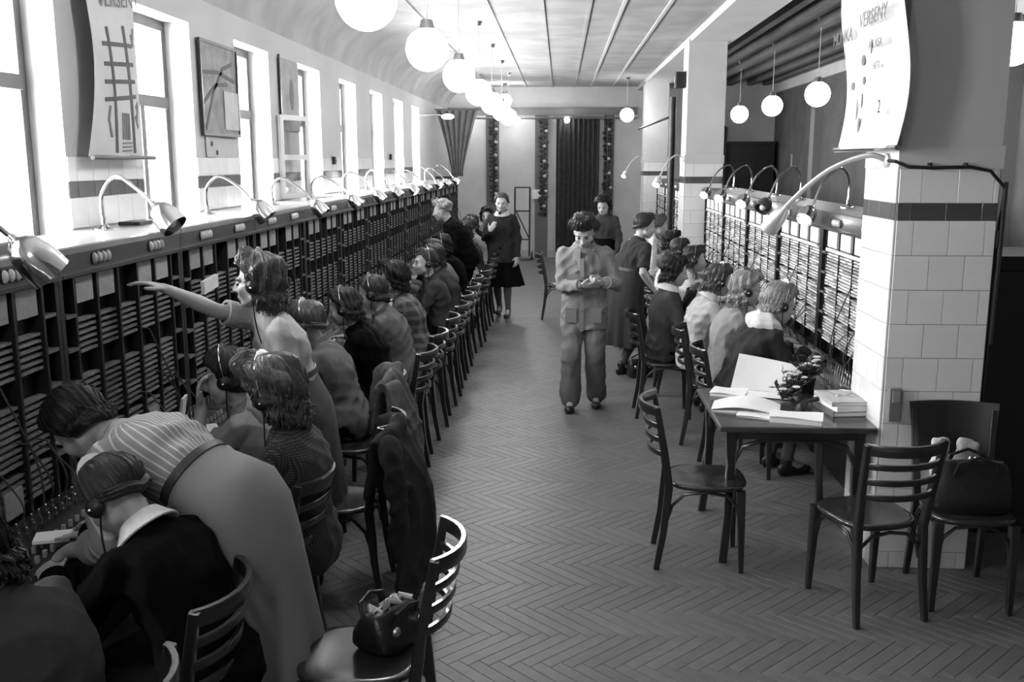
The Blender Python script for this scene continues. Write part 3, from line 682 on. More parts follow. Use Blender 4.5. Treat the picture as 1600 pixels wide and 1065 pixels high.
# lamp bar with bulbs along the end wall
t = thing('lamp_bar', 'horizontal pipe with small bulbs across the end wall', 'lamp', (-.5, YE-.35, 2.98))
MB().tube([(-1.9, 0, 0), (2.1, 0, 0)], .018, 8).build('pipe', STEEL, t)
for x in (-1.45, -.42, .62): MB().ell((x, 0, -.04), (.06, .06, .06), None, 12, 8).build('bulb', BULB, t)
for x in (-1.88, 2.08): MB().tube([(x, 0, 0), (x, .3, 0)], .014, 6).build('bracket', STEEL, t)
t = thing('wall_lamp', 'small white lamp on an arm by the last window of the left wall', 'lamp', (XL+.005, 16.9, 2.86))
MB().tube([(0, 0, 0), (.3, 0, .02), (.42, 0, .0)], .012, 6).build('lamp_arm', STEEL, t); MB().ell((.5, 0, -.02), (.11, .09, .045), None, 14, 8).build('lamp_shade', BULB, t)
# hand cart leaning on the end wall
t = thing('hand_cart', 'dark metal hand cart standing upright against the end wall', 'hand cart', (-.82, 20.75, .08))
for x in (-.16, .16): MB().tube([(x, 0, 0), (x, .28, 1.45)], .018, 8).build('side_rail', BLACK, t)
for z in (.35, .95, 1.45): MB().tube([(-.16, .28*z/1.45, z), (.16, .28*z/1.45, z)], .015, 8).build('cross_bar', BLACK, t)
MB().tube([(-.16, .19, 1.0), (.16, .07, .36)], .015, 8).build('diagonal_brace', BLACK, t)
MB().box(-.2, .2, -.22, .02, -.02, 0).build('toe_plate', STEEL, t, smooth=False)
for x in (-.21, .21): MB().lathe([(0, -.02), (.08, -.02), (.08, .02), (0, .02)], 16, Matrix.Rotation(R(90), 3, 'Y'), (x, .06, 0)).build('wheel', BLACK, t)
# side aisle furniture seen above and beside the boards
def cabinet(label, x0, x1, y0, y1, h, m, ndoor):
    t = thing('wardrobe', label, 'cabinet', ((x0+x1)/2, y0, 0)); w = (x1-x0)/2
    MB().box(-w, w, .02, y1-y0, 0, h).build('cabinet_body', m, t, smooth=False); MB().cbox(-w-.02, w+.02, -.01, y1-y0, h+.0005, h+.04, .005).build('cornice', m, t, smooth=False)
    for i in range(ndoor):
        a = -w + 2*w*i/ndoor; d = MB().cbox(a+.008, a+2*w/ndoor-.008, 0, .02, .08, h-.04, .003).build('cabinet_door', m, t, smooth=False)
        MB().ell((a + (2*w/ndoor-.05 if i % 2 == 0 else .05), -.012, h*.55), (.014, .014, .014), None, 8, 6).build('knob', STEEL, d)
cabinet('tall black wardrobe in the side aisle at the right edge of the picture', 2.36, 3.3, 5.35, 5.95, 1.55, BLACK, 2)
cabinet('dark cupboard against the side aisle end wall beside the door', 3.55, 4.45, 20.7, 21.25, 2.45, BOARD, 2)
t = thing('loudspeaker', 'small dark loudspeaker box high on the middle pillar side', 'loudspeaker', (1.545, 12.95, 3.02)); MB().cbox(-.08, .05, -.09, .09, 0, .2, .006).build('speaker_box', BLACK, t, smooth=False); MB().lathe([(0, 0), (.05, 0), (.06, .006), (0, .006)], 14, Matrix.Rotation(R(-90), 3, 'Y'), (-.08, 0, .1)).build('speaker_cone', STEEL, t)
t = thing('loudspeaker', 'small dark loudspeaker box on the side aisle wall near a globe lamp', 'loudspeaker', (XR-.07, 15.3, 2.85)); MB().cbox(-.1, .06, -.12, .12, 0, .28, .006).build('speaker_box', BLACK, t, smooth=False); MB().lathe([(0, 0), (.07, 0), (.08, .006), (0, .006)], 14, Matrix.Rotation(R(-90), 3, 'Y'), (-.1, 0, .14)).build('speaker_cone', STEEL, t)
tag(MB().box(-.005, 0, -.06, .06, 0, .24).build('wall_calendar', PAPERG, smooth=False), 'narrow pale paper on the dark side aisle wall', 'paper').location = (XR-.001, 19.6, 1.98)
t = thing('water_pipe', 'dark vertical pipe beside the middle pillar', 'pipe', (1.52, 13.6, 0)); MB().tube([(0, 0, 0), (0, 0, 2.95)], .045, 10).build('pipe', BLACK, t); MB().tube([(0, 0, 2.7), (-.02, 5.6, 2.7)], .02, 8).build('branch_pipe', BLACK, t)
# ================================================================== CHAIRS
def seat_mb(w1, w2, d, z, th=.028):
    mb = MB(); n = 36; rings = []
    def out(k, sc):
        a = 2*math.pi*k/n; c, s = math.cos(a), math.sin(a); e = .62
        x = math.copysign(abs(c)**e, c); y = math.copysign(abs(s)**e, s); w = w1 + (w2-w1)*(1-y)/2
        return x*w/2*sc, y*d/2*sc
    for sc, zz in ((.0, z-th), (.94, z-th), (1.0, z-th*.6), (1.0, z-.006), (.97, z), (.86, z-.001), (.6, z-.010), (.3, z-.013), (0, z-.013)): rings.append([(*out(k, sc), zz) for k in range(n)])
    vs = [p for r in rings for p in r]; fs = []
    for i in range(len(rings)-1):
        for k in range(n): fs.append((i*n+k, i*n+(k+1) % n, (i+1)*n+(k+1) % n, (i+1)*n+k))
    return mb.add(vs, fs)
def make_chair(solid=False):
    """bentwood chair, sitter faces local +Y, origin on the floor under the seat"""
    t = thing('chair', '-', 'chair')
    seat_mb(.41, .37, .41, .462).build('seat', SEATW, t, ang=60)
    for s in (-1, 1):
        MB().tube([(s*.175, -.255, 0), (s*.170, -.222, .2), (s*.166, -.20, .45), (s*.178, -.225, .62), (s*.192, -.272, .875)], [.8, .95, 1.1, 1.0, .8], 8, sec=(.017, .019), up=(0, 1, 0)).build('rear_leg', CHAIRW, t)
        MB().tube([(s*.168, .165, .44), (s*.172, .172, .25), (s*.176, .18, 0)], [1.25, 1.05, .72], 8, sec=(.018, .018), up=(0, 1, 0)).build('front_leg', CHAIRW, t)
        # arched side brace
        MB().tube([(s*.168, -.205, .27), (s*.168, -.18, .35), (s*.168, -.12, .412), (s*.168, 0, .425), (s*.168, .10, .41), (s*.168, .15, .35), (s*.17, .163, .27)], .009, 7).build('brace', CHAIRW, t)
    for y in (-.195, .16):
        MB().tube([(-.16, y, .29), (-.145, y, .36), (-.09, y, .412), (0, y, .425), (.09, y, .412), (.145, y, .36), (.16, y, .29)], .009, 7, up=(0, 1, 0)).build('brace', CHAIRW, t)
    def arc(z, y, w, bulge): return [(w*math.sin(R(a))/math.sin(R(58)), y - bulge*(math.cos(R(a)) - math.cos(R(58)))/(1-math.cos(R(58))), z) for a in range(-58, 59, 12)] + [(w, y, z)]
    if solid:
        def f(u, v):
            a = (u*2-1); z = .60 + .31*v; w = .185 + .03*v
            return (a*w, -.222 - .05*v - .05*(1-a*a), z), (0, 1, 0)
        MB().sheet(f, 12, 6, .014).build('backrest', CHAIRW, t)
    else:
        MB().tube(arc(.853, -.266, .188, .085), 1, 8, sec=(.011, .026)).build('top_rail', CHAIRW, t)
        for z in (.775, .70, .625):
            f = (z-.62)/(.875-.62); MB().tube(arc(z, -.225-.047*f, .178+.014*f, .075), 1, 8, sec=(.009, .014)).build('back_rail', CHAIRW, t)
    return t
chair0 = make_chair(); chair_used = [False]
def chair(label, x, y, rz, group=None):
    o = chair0 if not chair_used[0] else copy_tree(chair0)
    chair_used[0] = True; o.location = (x, y, 0); o.rotation_euler = (0, 0, R(rz)); o['label'] = label
    if group: o['group'] = group
    elif 'group' in o: del o['group']
    return o
CG = 'operators chairs of the window side row'
chair('dark bentwood chair in the foreground with a shiny seat and a black bag on it', -.66, 2.99, 92)
chair('bentwood chair under the woman in the black cardigan', -1.27, 2.62, 90, CG)
chair('bentwood chair under the woman in plain grey at the lower left corner', -1.28, 2.08, 86, CG)
chair('bentwood chair behind the woman in the knitted dark top', -1.26, 3.68, 88, CG)
chair('bentwood chair with the black coat hung over its back', -1.10, 4.50, 90, CG)
chair('bentwood chair covered by a grey coat in the window side row', -1.25, 5.46, 90, CG)
LCH = [6.25, 6.9, 7.6, 8.3, 8.95, 9.6, 10.3, 11.0, 11.7, 12.4, 13.1]
LWHO = ['under the woman in the black top', 'under the woman in the grey sweater with dark hair', 'under the woman in the checked shirt', 'under the woman turned in profile', 'under the dark haired operator past the profile woman', 'sixth past the coats', 'seventh past the coats', 'eighth past the coats', 'ninth past the coats', 'tenth past the coats', 'eleventh past the coats']
for y, w in zip(LCH, LWHO): chair('bentwood chair of the window row, ' + w, -1.16 + rnd.uniform(-.02, .03), y, 90 + rnd.uniform(-4, 4), CG)
RG = 'operators chairs of the right hand row'
for y, x, rz, w in ((6.44, 1.24, -94, 'under the woman with the white scarf'), (7.15, 1.20, -100, 'behind the woman in the plain grey dress'), (7.95, .90, -90, 'under the woman in the dark jacket with white collar'), (8.75, 1.15, -92, 'of the right hand row beside the woman in the pale blouse'), (10.0, 1.2, -90, 'fifth from the tiled pillar in the right hand row'), (11.3, 1.2, -90, 'sixth from the tiled pillar in the right hand row')):
    chair('bentwood chair ' + w, x, y, rz, RG)
chair('empty bentwood chair left of the paper covered table', .78, 4.93, -93)
chair('empty bentwood chair in front of the paper covered table', 1.47, 4.45, 15)
chair('lone bentwood chair standing in the aisle behind the walking man', .02, 12.95, -90)
sc = make_chair(True); sc.location = (1.96, 4.52, 0); sc.rotation_euler = (0, 0, R(176)); sc['label'] = 'black chair with a solid curved back and a handbag on it, right of the pillar'; sc['category'] = 'chair'

# ================================================================== TABLE AND WHAT LIES ON IT
TZ = .755
t = thing('side_table', 'dark square bentwood table covered with papers and flowers', 'table', (1.232, 5.27, 0))
w, d = .40, .43
MB().cbox(-w, w, -d, d, TZ-.028, TZ, .006).build('tabletop', mat('table_varnish', .045, .25, nscale=9, namt=.3, coat=.4), t, smooth=False)
MB().box(-w+.05, w-.05, -d+.05, d-.05, TZ-.08, TZ-.03).build('apron', CHAIRW, t, smooth=False)
for sx in (-1, 1):
    for sy in (-1, 1):
        MB().tube([(sx*(w-.07), sy*(d-.07), TZ-.03), (sx*(w-.075), sy*(d-.075), .5), (sx*(w-.07), sy*(d-.07), .25), (sx*(w-.045), sy*(d-.045), 0)], [1.25, 1.0, .9, .95], 8, sec=(.024, .026), up=(0, 1, 0)).build('leg', CHAIRW, t)
    MB().tube([(sx*(w-.07), -d+.08, .52), (sx*(w-.07), -d+.13, .63), (sx*(w-.07), -d+.24, TZ-.09), (sx*(w-.07), d-.24, TZ-.09), (sx*(w-.07), d-.13, .63), (sx*(w-.07), d-.08, .52)], .012, 8).build('brace', CHAIRW, t)
for sy in (-1, 1):
    MB().tube([(-w+.08, sy*(d-.07), .52), (-w+.13, sy*(d-.07), .63), (-w+.24, sy*(d-.07), TZ-.09), (w-.24, sy*(d-.07), TZ-.09), (w-.13, sy*(d-.07), .63), (w-.08, sy*(d-.07), .52)], .012, 8, up=(0, 1, 0)).build('brace', CHAIRW, t)
def booklet(name, label, x, y, z, w, d, h, rz, curl=0, m=PAPER, pages=True):
    t = thing(name, label, 'paper', (x, y, z), rz)
    def f(u, v): return ((u-.5)*w, (v-.5)*d, h + curl*math.sin(math.pi*u)*(.4+.6*v) + .004*math.sin(5*u+3*v)), (0, 0, 1)
    MB().sheet(f, 12, 8, .002).build('cover_sheet', m, t)
    if pages: MB().cbox(-w/2+.004, w/2-.004, -d/2+.004, d/2-.004, 0, h-.003, .001).build('page_block', PAPER, t, smooth=False)
    return t
booklet('notebook', 'closed white notebook at the back left corner of the table', 1.00, 5.56, TZ, .20, .18, .018, -20)
booklet('magazine', 'open magazine with a curling page at the front left of the table', 1.03, 5.20, TZ, .36, .20, .012, -14, .045)
booklet('loose_sheets', 'flat loose sheets under the curling magazine on the table', 1.10, 5.07, TZ, .26, .17, .007, -24)
booklet('paper_pad', 'thick white paper pad at the front edge of the table', 1.25, 4.98, TZ, .27, .16, .030, -16, 0)
# propped open folder
t = thing('propped_folder', 'large white folder propped open at the back of the table', 'folder', (1.20, 5.62, TZ), -18)
def pfld(u, v): return ((u-.5)*.36 + .03*v, -.02 + .10*v + .015*math.sin(math.pi*u), .006 + v*(.20 - .05*u)), (0, -.9, .4)
MB().sheet(pfld, 10, 8, .004).build('upright_page', PAPER, t)
def pfl2(u, v): return ((u-.5)*.36, -.02 - .14*v, .006 + .012*math.sin(math.pi*v)), (0, 0, 1)
MB().sheet(pfl2, 8, 6, .004).build('flat_page', PAPER, t)
# posies
def posy(label, x, y, n, white, lean, pot=False):
    t = thing('flower_bunch', label, 'flowers', (x, y, TZ), 0); r = random.Random(n)
    lf = MB(); st = MB(); z0 = .0
    if pot:
        MB().lathe([(0, 0), (.04, 0), (.055, .09), (.05, .09), (.04, .06), (0, .06)], 16).build('flower_pot', BLACK, t); z0 = .07
    for i in range(n):
        a = r.uniform(0, 6.28); l = r.uniform(.07, .16); d = Vector((math.cos(a)*.6 + lean[0], math.sin(a)*.6 + lean[1], r.uniform(.25, 1))).normalized(); p = Vector((0, 0, z0+.012)); q = p + d*l
        st.tube([p, p + d*l*.5 + Vector((0, 0, .01)), q], .003, 4)
        for k in range(3):
            c = p + d*l*r.uniform(.4, 1); e = Vector((r.uniform(-1, 1), r.uniform(-1, 1), r.uniform(-.1, .8))).normalized(); s = e.cross(Vector((.3, .2, 1))).normalized()*.018; L_ = r.uniform(.035, .06)
            lf.add([c, c+e*L_*.5+s, c+e*L_, c+e*L_*.5-s, c+e*L_*.5+Vector((0, 0, .008))], [(0, 1, 4), (1, 2, 4), (2, 3, 4), (3, 0, 4), (0, 3, 2, 1)])
    tag(lf.build('leaves', LEAF, t, smooth=False), kind='stuff'); tag(st.build('stems', LEAF, t), kind='stuff')
    for i in range(white):
        a = r.uniform(0, 6.28); c = Vector((math.cos(a)*.05 + lean[0]*.09, math.sin(a)*.05 + lean[1]*.09, z0 + r.uniform(.07, .14))); mb = MB()
        for k in range(6):
            an = 2*math.pi*k/6; e = Vector((math.cos(an), math.sin(an), .5)).normalized(); mb.ell(c + e*.014, (.012, .009, .006), None, 6, 4)
        mb.build('blossom', PETAL, t)
posy('dark leafy flower bunch lying in the middle of the table', 1.27, 5.40, 26, 4, (.2, -.3))
posy('pale flower bunch leaning on the propped folder', 1.36, 5.50, 14, 9, (.1, .2))
posy('potted flowers with white blossoms at the back of the table', 1.46, 5.63, 22, 6, (.1, .1), True)
for i, (h, dx, rz, m) in enumerate(((.030, 0, 8, mat('grey_book_cloth', .12, .6)), (.028, .01, 11, PAPER), (.024, .0, 5, PAPERG))):
    z = TZ + (0, .0305, .059)[i]
    t = thing('book', ['grey bound book at the bottom of the pile by the pillar', 'white paper bound book in the middle of the pile by the pillar', 'pale book on top of the pile by the pillar'][i], 'book', (1.54 + dx, 5.20, z), rz)
    a, b = .10, .14
    MB().cbox(-a, a, -b, b, h-.004, h, .001).cbox(-a, a, -b, b, 0, .004, .001).box(-a, -a+.004, -b, b, .004, h-.004).build('book_cover', m, t, smooth=False)
    MB().box(-a+.005, a-.006, -b+.006, b-.006, .0045, h-.0045).build('page_block', PAPER, t, smooth=False)
t = thing('spectacles', 'pair of spectacles lying on the book pile by the pillar', 'spectacles', (1.56, 5.20, TZ+.0835), 20)
for x in (-.03, .03): MB().tube([(x + .022*math.cos(a*math.pi/6), .02*math.sin(a*math.pi/6), .004) for a in range(13)], .003, 5).build('lens_rim', CHROME, t); MB().tube([(x*1.7, 0, .004), (x*1.8, .06, .01), (x*1.6, .12, .004)], .0025, 5).build('temple', CHROME, t)
MB().tube([(-.008, 0, .004), (0, .004, .010), (.008, 0, .004)], .0025, 5).build('bridge', CHROME, t)
t = thing('telephone_receiver', 'dark handset lying between the papers and the book pile', 'handset', (1.40, 5.24, TZ), 35)
MB().tube([(-.09, 0, .03), (-.05, 0, .05), (.05, 0, .05), (.09, 0, .03)], .014, 8).build('handle', BLACK, t)
for x in (-.09, .09): MB().lathe([(0, 0), (.03, 0), (.03, .02), (.015, .04), (0, .04)], 14, None, (x, 0, 0)).build('cup', BLACK, t)
tag(MB().tube([(0, 0, .012), (.05, .03, .014), (.12, .05, .012)], .012, 8).build('rolled_paper', PAPER), 'small white paper roll lying before the book pile', 'paper').location = (1.42, 5.38, TZ)
# handbags
def handbag(label, x, y, z, rz, w, d, h, m=LEATHER, handle=True, scarf=False):
    t = thing('handbag', label, 'bag', (x, y, z), rz); mb = MB(); n = 28; P = []
    for k, (sc, zz) in enumerate(((0, 0), (.9, 0), (1, .03*h/.25), (1.02, h*.4), (.95, h*.8), (.86, h*.95), (.8, h), (0, h))):
        P.append([(math.copysign(abs(math.cos(a))**.5, math.cos(a))*w/2*sc, math.copysign(abs(math.sin(a))**.6, math.sin(a))*d/2*sc*(1 - .55*(zz/h)**2), zz) for a in [2*math.pi*i/n for i in range(n)]])
    mb.add([p for r in P for p in r], [(i*n+k, i*n+(k+1) % n, (i+1)*n+(k+1) % n, (i+1)*n+k) for i in range(len(P)-1) for k in range(n)]).build('bag_body', m, t, ang=60)
    MB().tube([(-w*.38, 0, h), (0, 0, h+.008), (w*.38, 0, h)], .008, 8).build('clasp_frame', STEEL, t)
    for s in (-1, 1): MB().ell((s*.012, 0, h+.018), (.009, .007, .01), None, 8, 6).build('clasp', CHROME, t)
    if handle:
        for s in (-1, 1): MB().tube([(-w*.28, s*d*.3, h*.75), (-w*.24, s*(d*.35+.01), h*1.05), (0, s*d*.45, h*1.18), (w*.24, s*(d*.35+.01), h*1.05), (w*.28, s*d*.3, h*.75)], .008, 8, up=(0, 1, 0)).build('bag_handle', m, t)
        for s in (-1, 1): MB().lathe([(0, 0), (.018, 0), (.014, .008), (0, .008)], 12, Matrix.Rotation(R(90), 3, 'X'), (s*w*.28, -d*.44, h*.62)).build('stud', STEEL, t)
    return t
handbag('black leather handbag on the solid backed chair right of the pillar', 1.97, 4.50, .463, 178, .36, .16, .23)
for nm, lab, x, y, z, r in (('white_scarf', 'crumpled white scarf tucked behind the black handbag', 1.86, 4.61, .463, (.05, .03, .165)), ('wool_bundle', 'pale rounded bundle on top of the black handbag', 1.99, 4.62, .463, (.075, .035, .16))):
    fm = MB(); fm.ell((0, 0, r[2]), r, None, 14, 10)
    for k in range(5): fm.ell((rnd.uniform(-.02, .02), rnd.uniform(-.01, .01), r[2]*(1.3+.12*k)), (r[0]*.6, .02, .04), None, 10, 6)
    tag(fused(nm, fm, mat('scarf_wool', .5, .9, bump=.3), None, .012, 2, .006, 3), lab, 'cloth').location = (x, y, z)
hb = handbag('soft black bag with a ruffled bright top on the foreground chair', -.58, 3.08, .463, 60, .24, .20, .13)
MB().tube([(-.09 + .02*k, .03*math.sin(k*1.9), .135 + .012*math.sin(k*2.7)) for k in range(10)], [.008, .014]*5, 7).build('ruffle', mat('ruffle_satin', .45, .3), hb)

# ------------------------------------------------------------------ coats on chairs
def hung_coat(label, cx, cy, rz, zt, zb, w, m, th=.035, seed=1, flare=1.15, sleeve=True, deep=.10):
    """a coat laid over a chair back: chair back runs along local X, the coat hangs down behind it (local -Y)"""
    t = thing('hung_coat', label, 'coat', (cx, cy, 0), rz); mb = MB(); r = random.Random(seed); p1, p2 = r.uniform(0, 6), r.uniform(0, 6)
    def f(u, v):
        a = u*2-1; k = (.84 + .16*min(1, v*5))*(1 + (flare-1)*v); fo = math.sin(a*7.5+p1)*.5 + math.sin(a*13+p2+v*1.5)*.3
        return (a*w/2*k, -.09*(1-a*a) - .015 - deep*math.sin(min(1, v*2)*math.pi/2)*(1-.55*a*a) + .030*fo*min(1, v*1.4), zt - v*(zt-zb)*(1 - .05*a*a + .03*math.sin(a*5+p2)) - .05*a*a*a*a), (.02*math.cos(a*7.5+p1), -1, .1)
    mb.sheet(f, 40, 20, th)
    def g(u, v):
        a = u*2-1; return (a*w/2*.84, -.09*(1-a*a) + .03 + .03*v, zt - v*.26 - .05*a**4), (0, 1, .1)
    mb.sheet(g, 20, 8, th*.8)
    mb.tube([(a*w/2*.84, -.09*(1-a*a) + .004, zt - .05*a**4 + .002) for a in [q/8 for q in range(-8, 9)]], th*.95, 10)
    mb.tube([(a*.10, -.09 - .02, zt + .035 - .03*a*a*4) for a in [q/4 for q in range(-4, 5)]], .028, 8)
    fused('coat_body', mb, m, t, .012, 3, .004, seed)
    if sleeve:
        for sg in (-1, 1):
            sb = MB(); sx = sg*w/2
            sb.cone((sx*.86, -.06, zt-.06), (sx*1.10, -.10, zt-.30), .058, .052); sb.cone((sx*1.10, -.10, zt-.30), (sx*1.06, -.09, zt-.56), .052, .042)
            fused('coat_sleeve', sb, m, t, .011, 3, .006, seed+9)
    return t
GREYC = mat('grey_wool_coat', .085, .95, nscale=40, namt=.2, bump=.2, bscale=200)
BLACKC = mat('black_wool_coat', .010, .95, nscale=40, namt=.2, bump=.2, bscale=200)
hung_coat('black coat hanging over a chair back in the window side row', -.86, 4.42, 98, .86, .08, .52, BLACKC, seed=2, flare=1.3, deep=.13)
hung_coat('grey coat hanging over a chair back behind the row of operators', -1.03, 5.36, 104, .91, .14, .50, GREYC, seed=4, flare=1.2, deep=.12)
# ================================================================== PEOPLE
def ik(S, T, l1, l2, pole):
    S, T, pole = Vector(S), Vector(T), Vector(pole); d = T - S; L_ = d.length; mx = (l1+l2)*.995
    if L_ > mx: d *= mx/L_; T = S + d; L_ = mx
    n = d.normalized(); a = (l1*l1 - l2*l2 + L_*L_)/(2*L_); h = math.sqrt(max(0, l1*l1 - a*a))
    p = pole - n*pole.dot(n)
    if p.length < 1e-4: p = Vector((0, 0, -1)) - n*(-n.z)
    return S + n*a + p.normalized()*h, T
def add_hand(mb, Wp, d, n, side, curl, s):
    """palm and five fingers; d along the hand, n out of the palm, side -1 left / +1 right"""
    d = Vector(d).normalized(); n = Vector(n); n = (n - d*n.dot(d)).normalized(); c = d.cross(n)*side     # towards the thumb
    Wp = Vector(Wp); M = Matrix((c, d, n)).transposed()
    mb.ell(Wp + d*.048*s, (.040*s, .052*s, .015*s), M, 14, 8)
    mb.cone(Wp - d*.01, Wp + d*.03*s, .024*s, .022*s, 10)
    for k, (o, l, b) in enumerate(((.029, .072, .086), (.0095, .082, .092), (-.0105, .075, .088), (-.0295, .057, .078))):
        p = Wp + c*o*s + d*b*s; a = R(12 + 40*curl + k*4*curl); rr = (.0088, .0090, .0086, .0076)[k]*s
        for q in range(3):
            e = p + (d*math.cos(a) + n*math.sin(a) + c*o*1.2)*l*s*(.45, .32, .26)[q]; mb.cone(p, e, rr*(1 - .08*q), rr*(.92 - .08*q), 8); p = e; a += R(10 + 45*curl)
    p = Wp + c*.026*s + d*.024*s; v = (d*.72 + c*.75 + n*.25).normalized()
    e = p + v*.042*s; mb.cone(p, e, .0125*s, .0105*s, 8); mb.cone(e, e + (v + d*.5 + n*.4*curl).normalized()*.032*s, .0105*s, .0085*s, 8)
def make_hair(t, M, hc, s, style, m, N, seed, vol=.012):
    """a waved hair volume over the skull (head frame) with loose locks on it"""
    r = random.Random(seed); mb = MB()
    E0 = Vector((0, -.012, .034)); ER = Vector((.079, .099, .092))
    tf = lambda p: hc + M @ (Vector(p)*s)
    long_ = {'long': .125, 'wavy': .085, 'short': .0, 'bob': .07, 'roll': .022, 'crop': -.02}[style]
    wv = {'long': .010, 'wavy': .012, 'short': .010, 'bob': .005, 'roll': .0045, 'crop': .004}[style]
    ks = {'long': 13, 'wavy': 17, 'short': 19, 'bob': 26, 'roll': 24, 'crop': 20}[style]
    p1, p2, p3 = r.uniform(0, 6), r.uniform(0, 6), r.uniform(0, 6)
    def adev(ph): return abs((ph + math.pi) % (2*math.pi) - math.pi)        # 0 front, pi back
    def thmax(ph):
        a = adev(ph)
        if a < .85: return R((66 if style == 'short' else 59) + 3*a)
        if a < 1.45: return R(62 + (a-.85)/.6*37)
        return R(99 + (a-1.45)/1.69*30)
    def pt(ph, v, extra=0):
        """v 0 crown .. 1 hairline .. 2 tips (only behind the ears)"""
        a = adev(ph); tm = thmax(ph); th = max(.02, tm*min(v, 1)); lift = vol*(.45 + .75*math.sin(math.pi*min(1, v*.62 + .12)))
        if a < 1.0: lift *= 1 + .9*max(0, math.sin(math.pi*min(1, v*1.05)))*(1-a*.6)*(.3 if style in ('bob', 'crop') else 1)      # swept up front
        d = wv*(math.sin(ks*ph + 3.5*math.sin(v*3+p1) + p2) * .55 + .65*math.sin(v*(13 if wv > .005 else 9) + 2.2*math.sin(2*ph+p3) + p1)) * min(1, v*2.2)
        if vol > .035: d += .013*math.sin(6*ph + 2*math.sin(v*3+p2) + p1)*math.sin(v*7.5 + 1.7*math.sin(3*ph+p3))*min(1, v*2)
        d += .0016*math.sin(61*ph + 5*math.sin(v*4+p3))*min(1, v*3)
        i = lift + d + extra
        out = Vector((math.sin(ph), math.cos(ph), 0))
        q = Vector((E0.x + (ER.x+i)*math.sin(th)*math.sin(ph), E0.y + (ER.y+i)*math.sin(th)*math.cos(ph), E0.z + (ER.z+i)*math.cos(th)))
        if v > 1:
            u = v-1; k = min(1, max(0, (a-1.15)/.4)); L_ = long_*k
            q = q + Vector((0, 0, -L_*u)) + out*(k*(.020*math.sin(u*2.6) - .030*max(0, u-.7)) + (0 if k > .05 else -.012*u)) 
        return q
    nu, nv = (96, 34) if N > 100 else (72, 26) if N > 65 else (44, 18)
    vmax = 2.0 if long_ > 0 else 1.05; vs = []; fs = []
    for j in range(nv+1):
        for i in range(nu): vs.append(tf(pt(2*math.pi*i/nu, vmax*j/nv)))
    for i in range(nu):                                      # close underneath, inside the skull
        ph = 2*math.pi*i/nu; q = pt(ph, vmax); vs.append(tf(Vector((q.x*.72, q.y*.72 - .004, q.z + .012))))
    for j in range(nv+1):
        for i in range(nu): fs.append((j*nu+i, j*nu+(i+1) % nu, (j+1)*nu+(i+1) % nu, (j+1)*nu+i))
    fs.append(tuple(range((nv+1)*nu, (nv+2)*nu)))
    mb.add(vs, fs)
    for k in range(int(N*1.5)):
        ph = 2*math.pi*(k + r.random())/int(N*1.5); a = adev(ph); v0 = r.uniform(.25, .85); v1 = (1.0 if a < 1.2 else vmax*r.uniform(.85, 1.02)); dp = r.uniform(-.3, .3); ex = r.uniform(-.001, .002); n = 9; fr = r.uniform(0, 6)
        if a < .95: v0, v1 = 1.0, r.uniform(.15, .5); dp = r.uniform(-.4, .4)
        P = [tf(pt(ph + dp*q/(n-1) + wv*4*math.sin(q*1.3+fr), v0 + (v1-v0)*q/(n-1), ex + .0015*math.sin(q*1.7+fr))) for q in range(n)]
        if a > 1.3 and long_ > 0.08:
            e = pt(ph+dp, v1); out = Vector((math.sin(ph), math.cos(ph), 0)); cr = r.uniform(.007, .013)
            P += [tf(e + out*(cr*math.sin(w)) + Vector((0, 0, -cr*(1-math.cos(w))*.8 + .002))) for w in (.8, 1.8, 2.9, 4.0)]
        rad = r.uniform(.0014, .0032)*(1.2 if wv > .005 else .9); L_ = len(P)
        mb.tube(P, [rad*s*(.4 + .6*math.sin(math.pi*(.12 + .8*i/(L_-1)))) for i in range(L_)], 5)
    if style == 'roll':
        Q = [pt(math.pi + b*.24, 1.0, .002) for b in range(-5, 6)]; mb.tube([tf(p) for p in Q], [.008*s, .014*s] + [.019*s]*7 + [.014*s, .008*s], 8)
        for k in range(7): Q = [pt(math.pi + b*.24, 1.0, .003) + Vector((0, -.019*math.sin(k*.9), .019*math.cos(k*.9)))*.8 for b in range(-5, 6)]; mb.tube([tf(p) for p in Q], .006*s, 5)
    if style in ('long', 'wavy', 'short'):
        big = vol > .035
        for k in range(int(N*(.3 if big else .22))):                          # standing curls
            ph = r.uniform(0, 6.28) if style == 'short' else math.pi + r.uniform(-1.9, 1.9); a = adev(ph); v = r.uniform(.85, vmax) if a > 1.1 else r.uniform(.3, .98); c0 = pt(ph, v); out = Vector((math.sin(ph)*.8, math.cos(ph)*.8, .4 if v < 1 else 0)).normalized(); ax = out.cross(Vector((0, 0, 1))).normalized(); cr = r.uniform(.012, .02) if big else r.uniform(.009, .017)
            mb.tube([tf(c0 + out*(cr*math.sin(w)*.9 + .002) + Vector((0, 0, 1))*cr*math.cos(w) + ax*(w*.003)) for w in [q*.8 for q in range(9)]], (r.uniform(.003, .0045) if big else r.uniform(.003, .005))*s, 6)
    return mb.build('hair', m, t, ang=80)
HAIR = {'black': mat('hair_black', .008, .5, nscale=90, namt=.5, spec=.35), 'dark': mat('hair_dark', .020, .46, nscale=90, namt=.5, spec=.4), 'brown': mat('hair_brown', .055, .42, nscale=90, namt=.45), 'fair': mat('hair_fair', .20, .45, nscale=80, namt=.4), 'blond': mat('hair_blond', .34, .5, nscale=80, namt=.35)}
def cloth(name, v, **k): return mat('cloth_' + name, v, k.pop('rough', .9), spec=k.pop('spec', .15), nscale=k.pop('nscale', 25), namt=k.pop('namt', .1), bump=k.pop('bump', .15), bscale=k.pop('bscale', 180), fold=k.pop('fold', .5), **k)
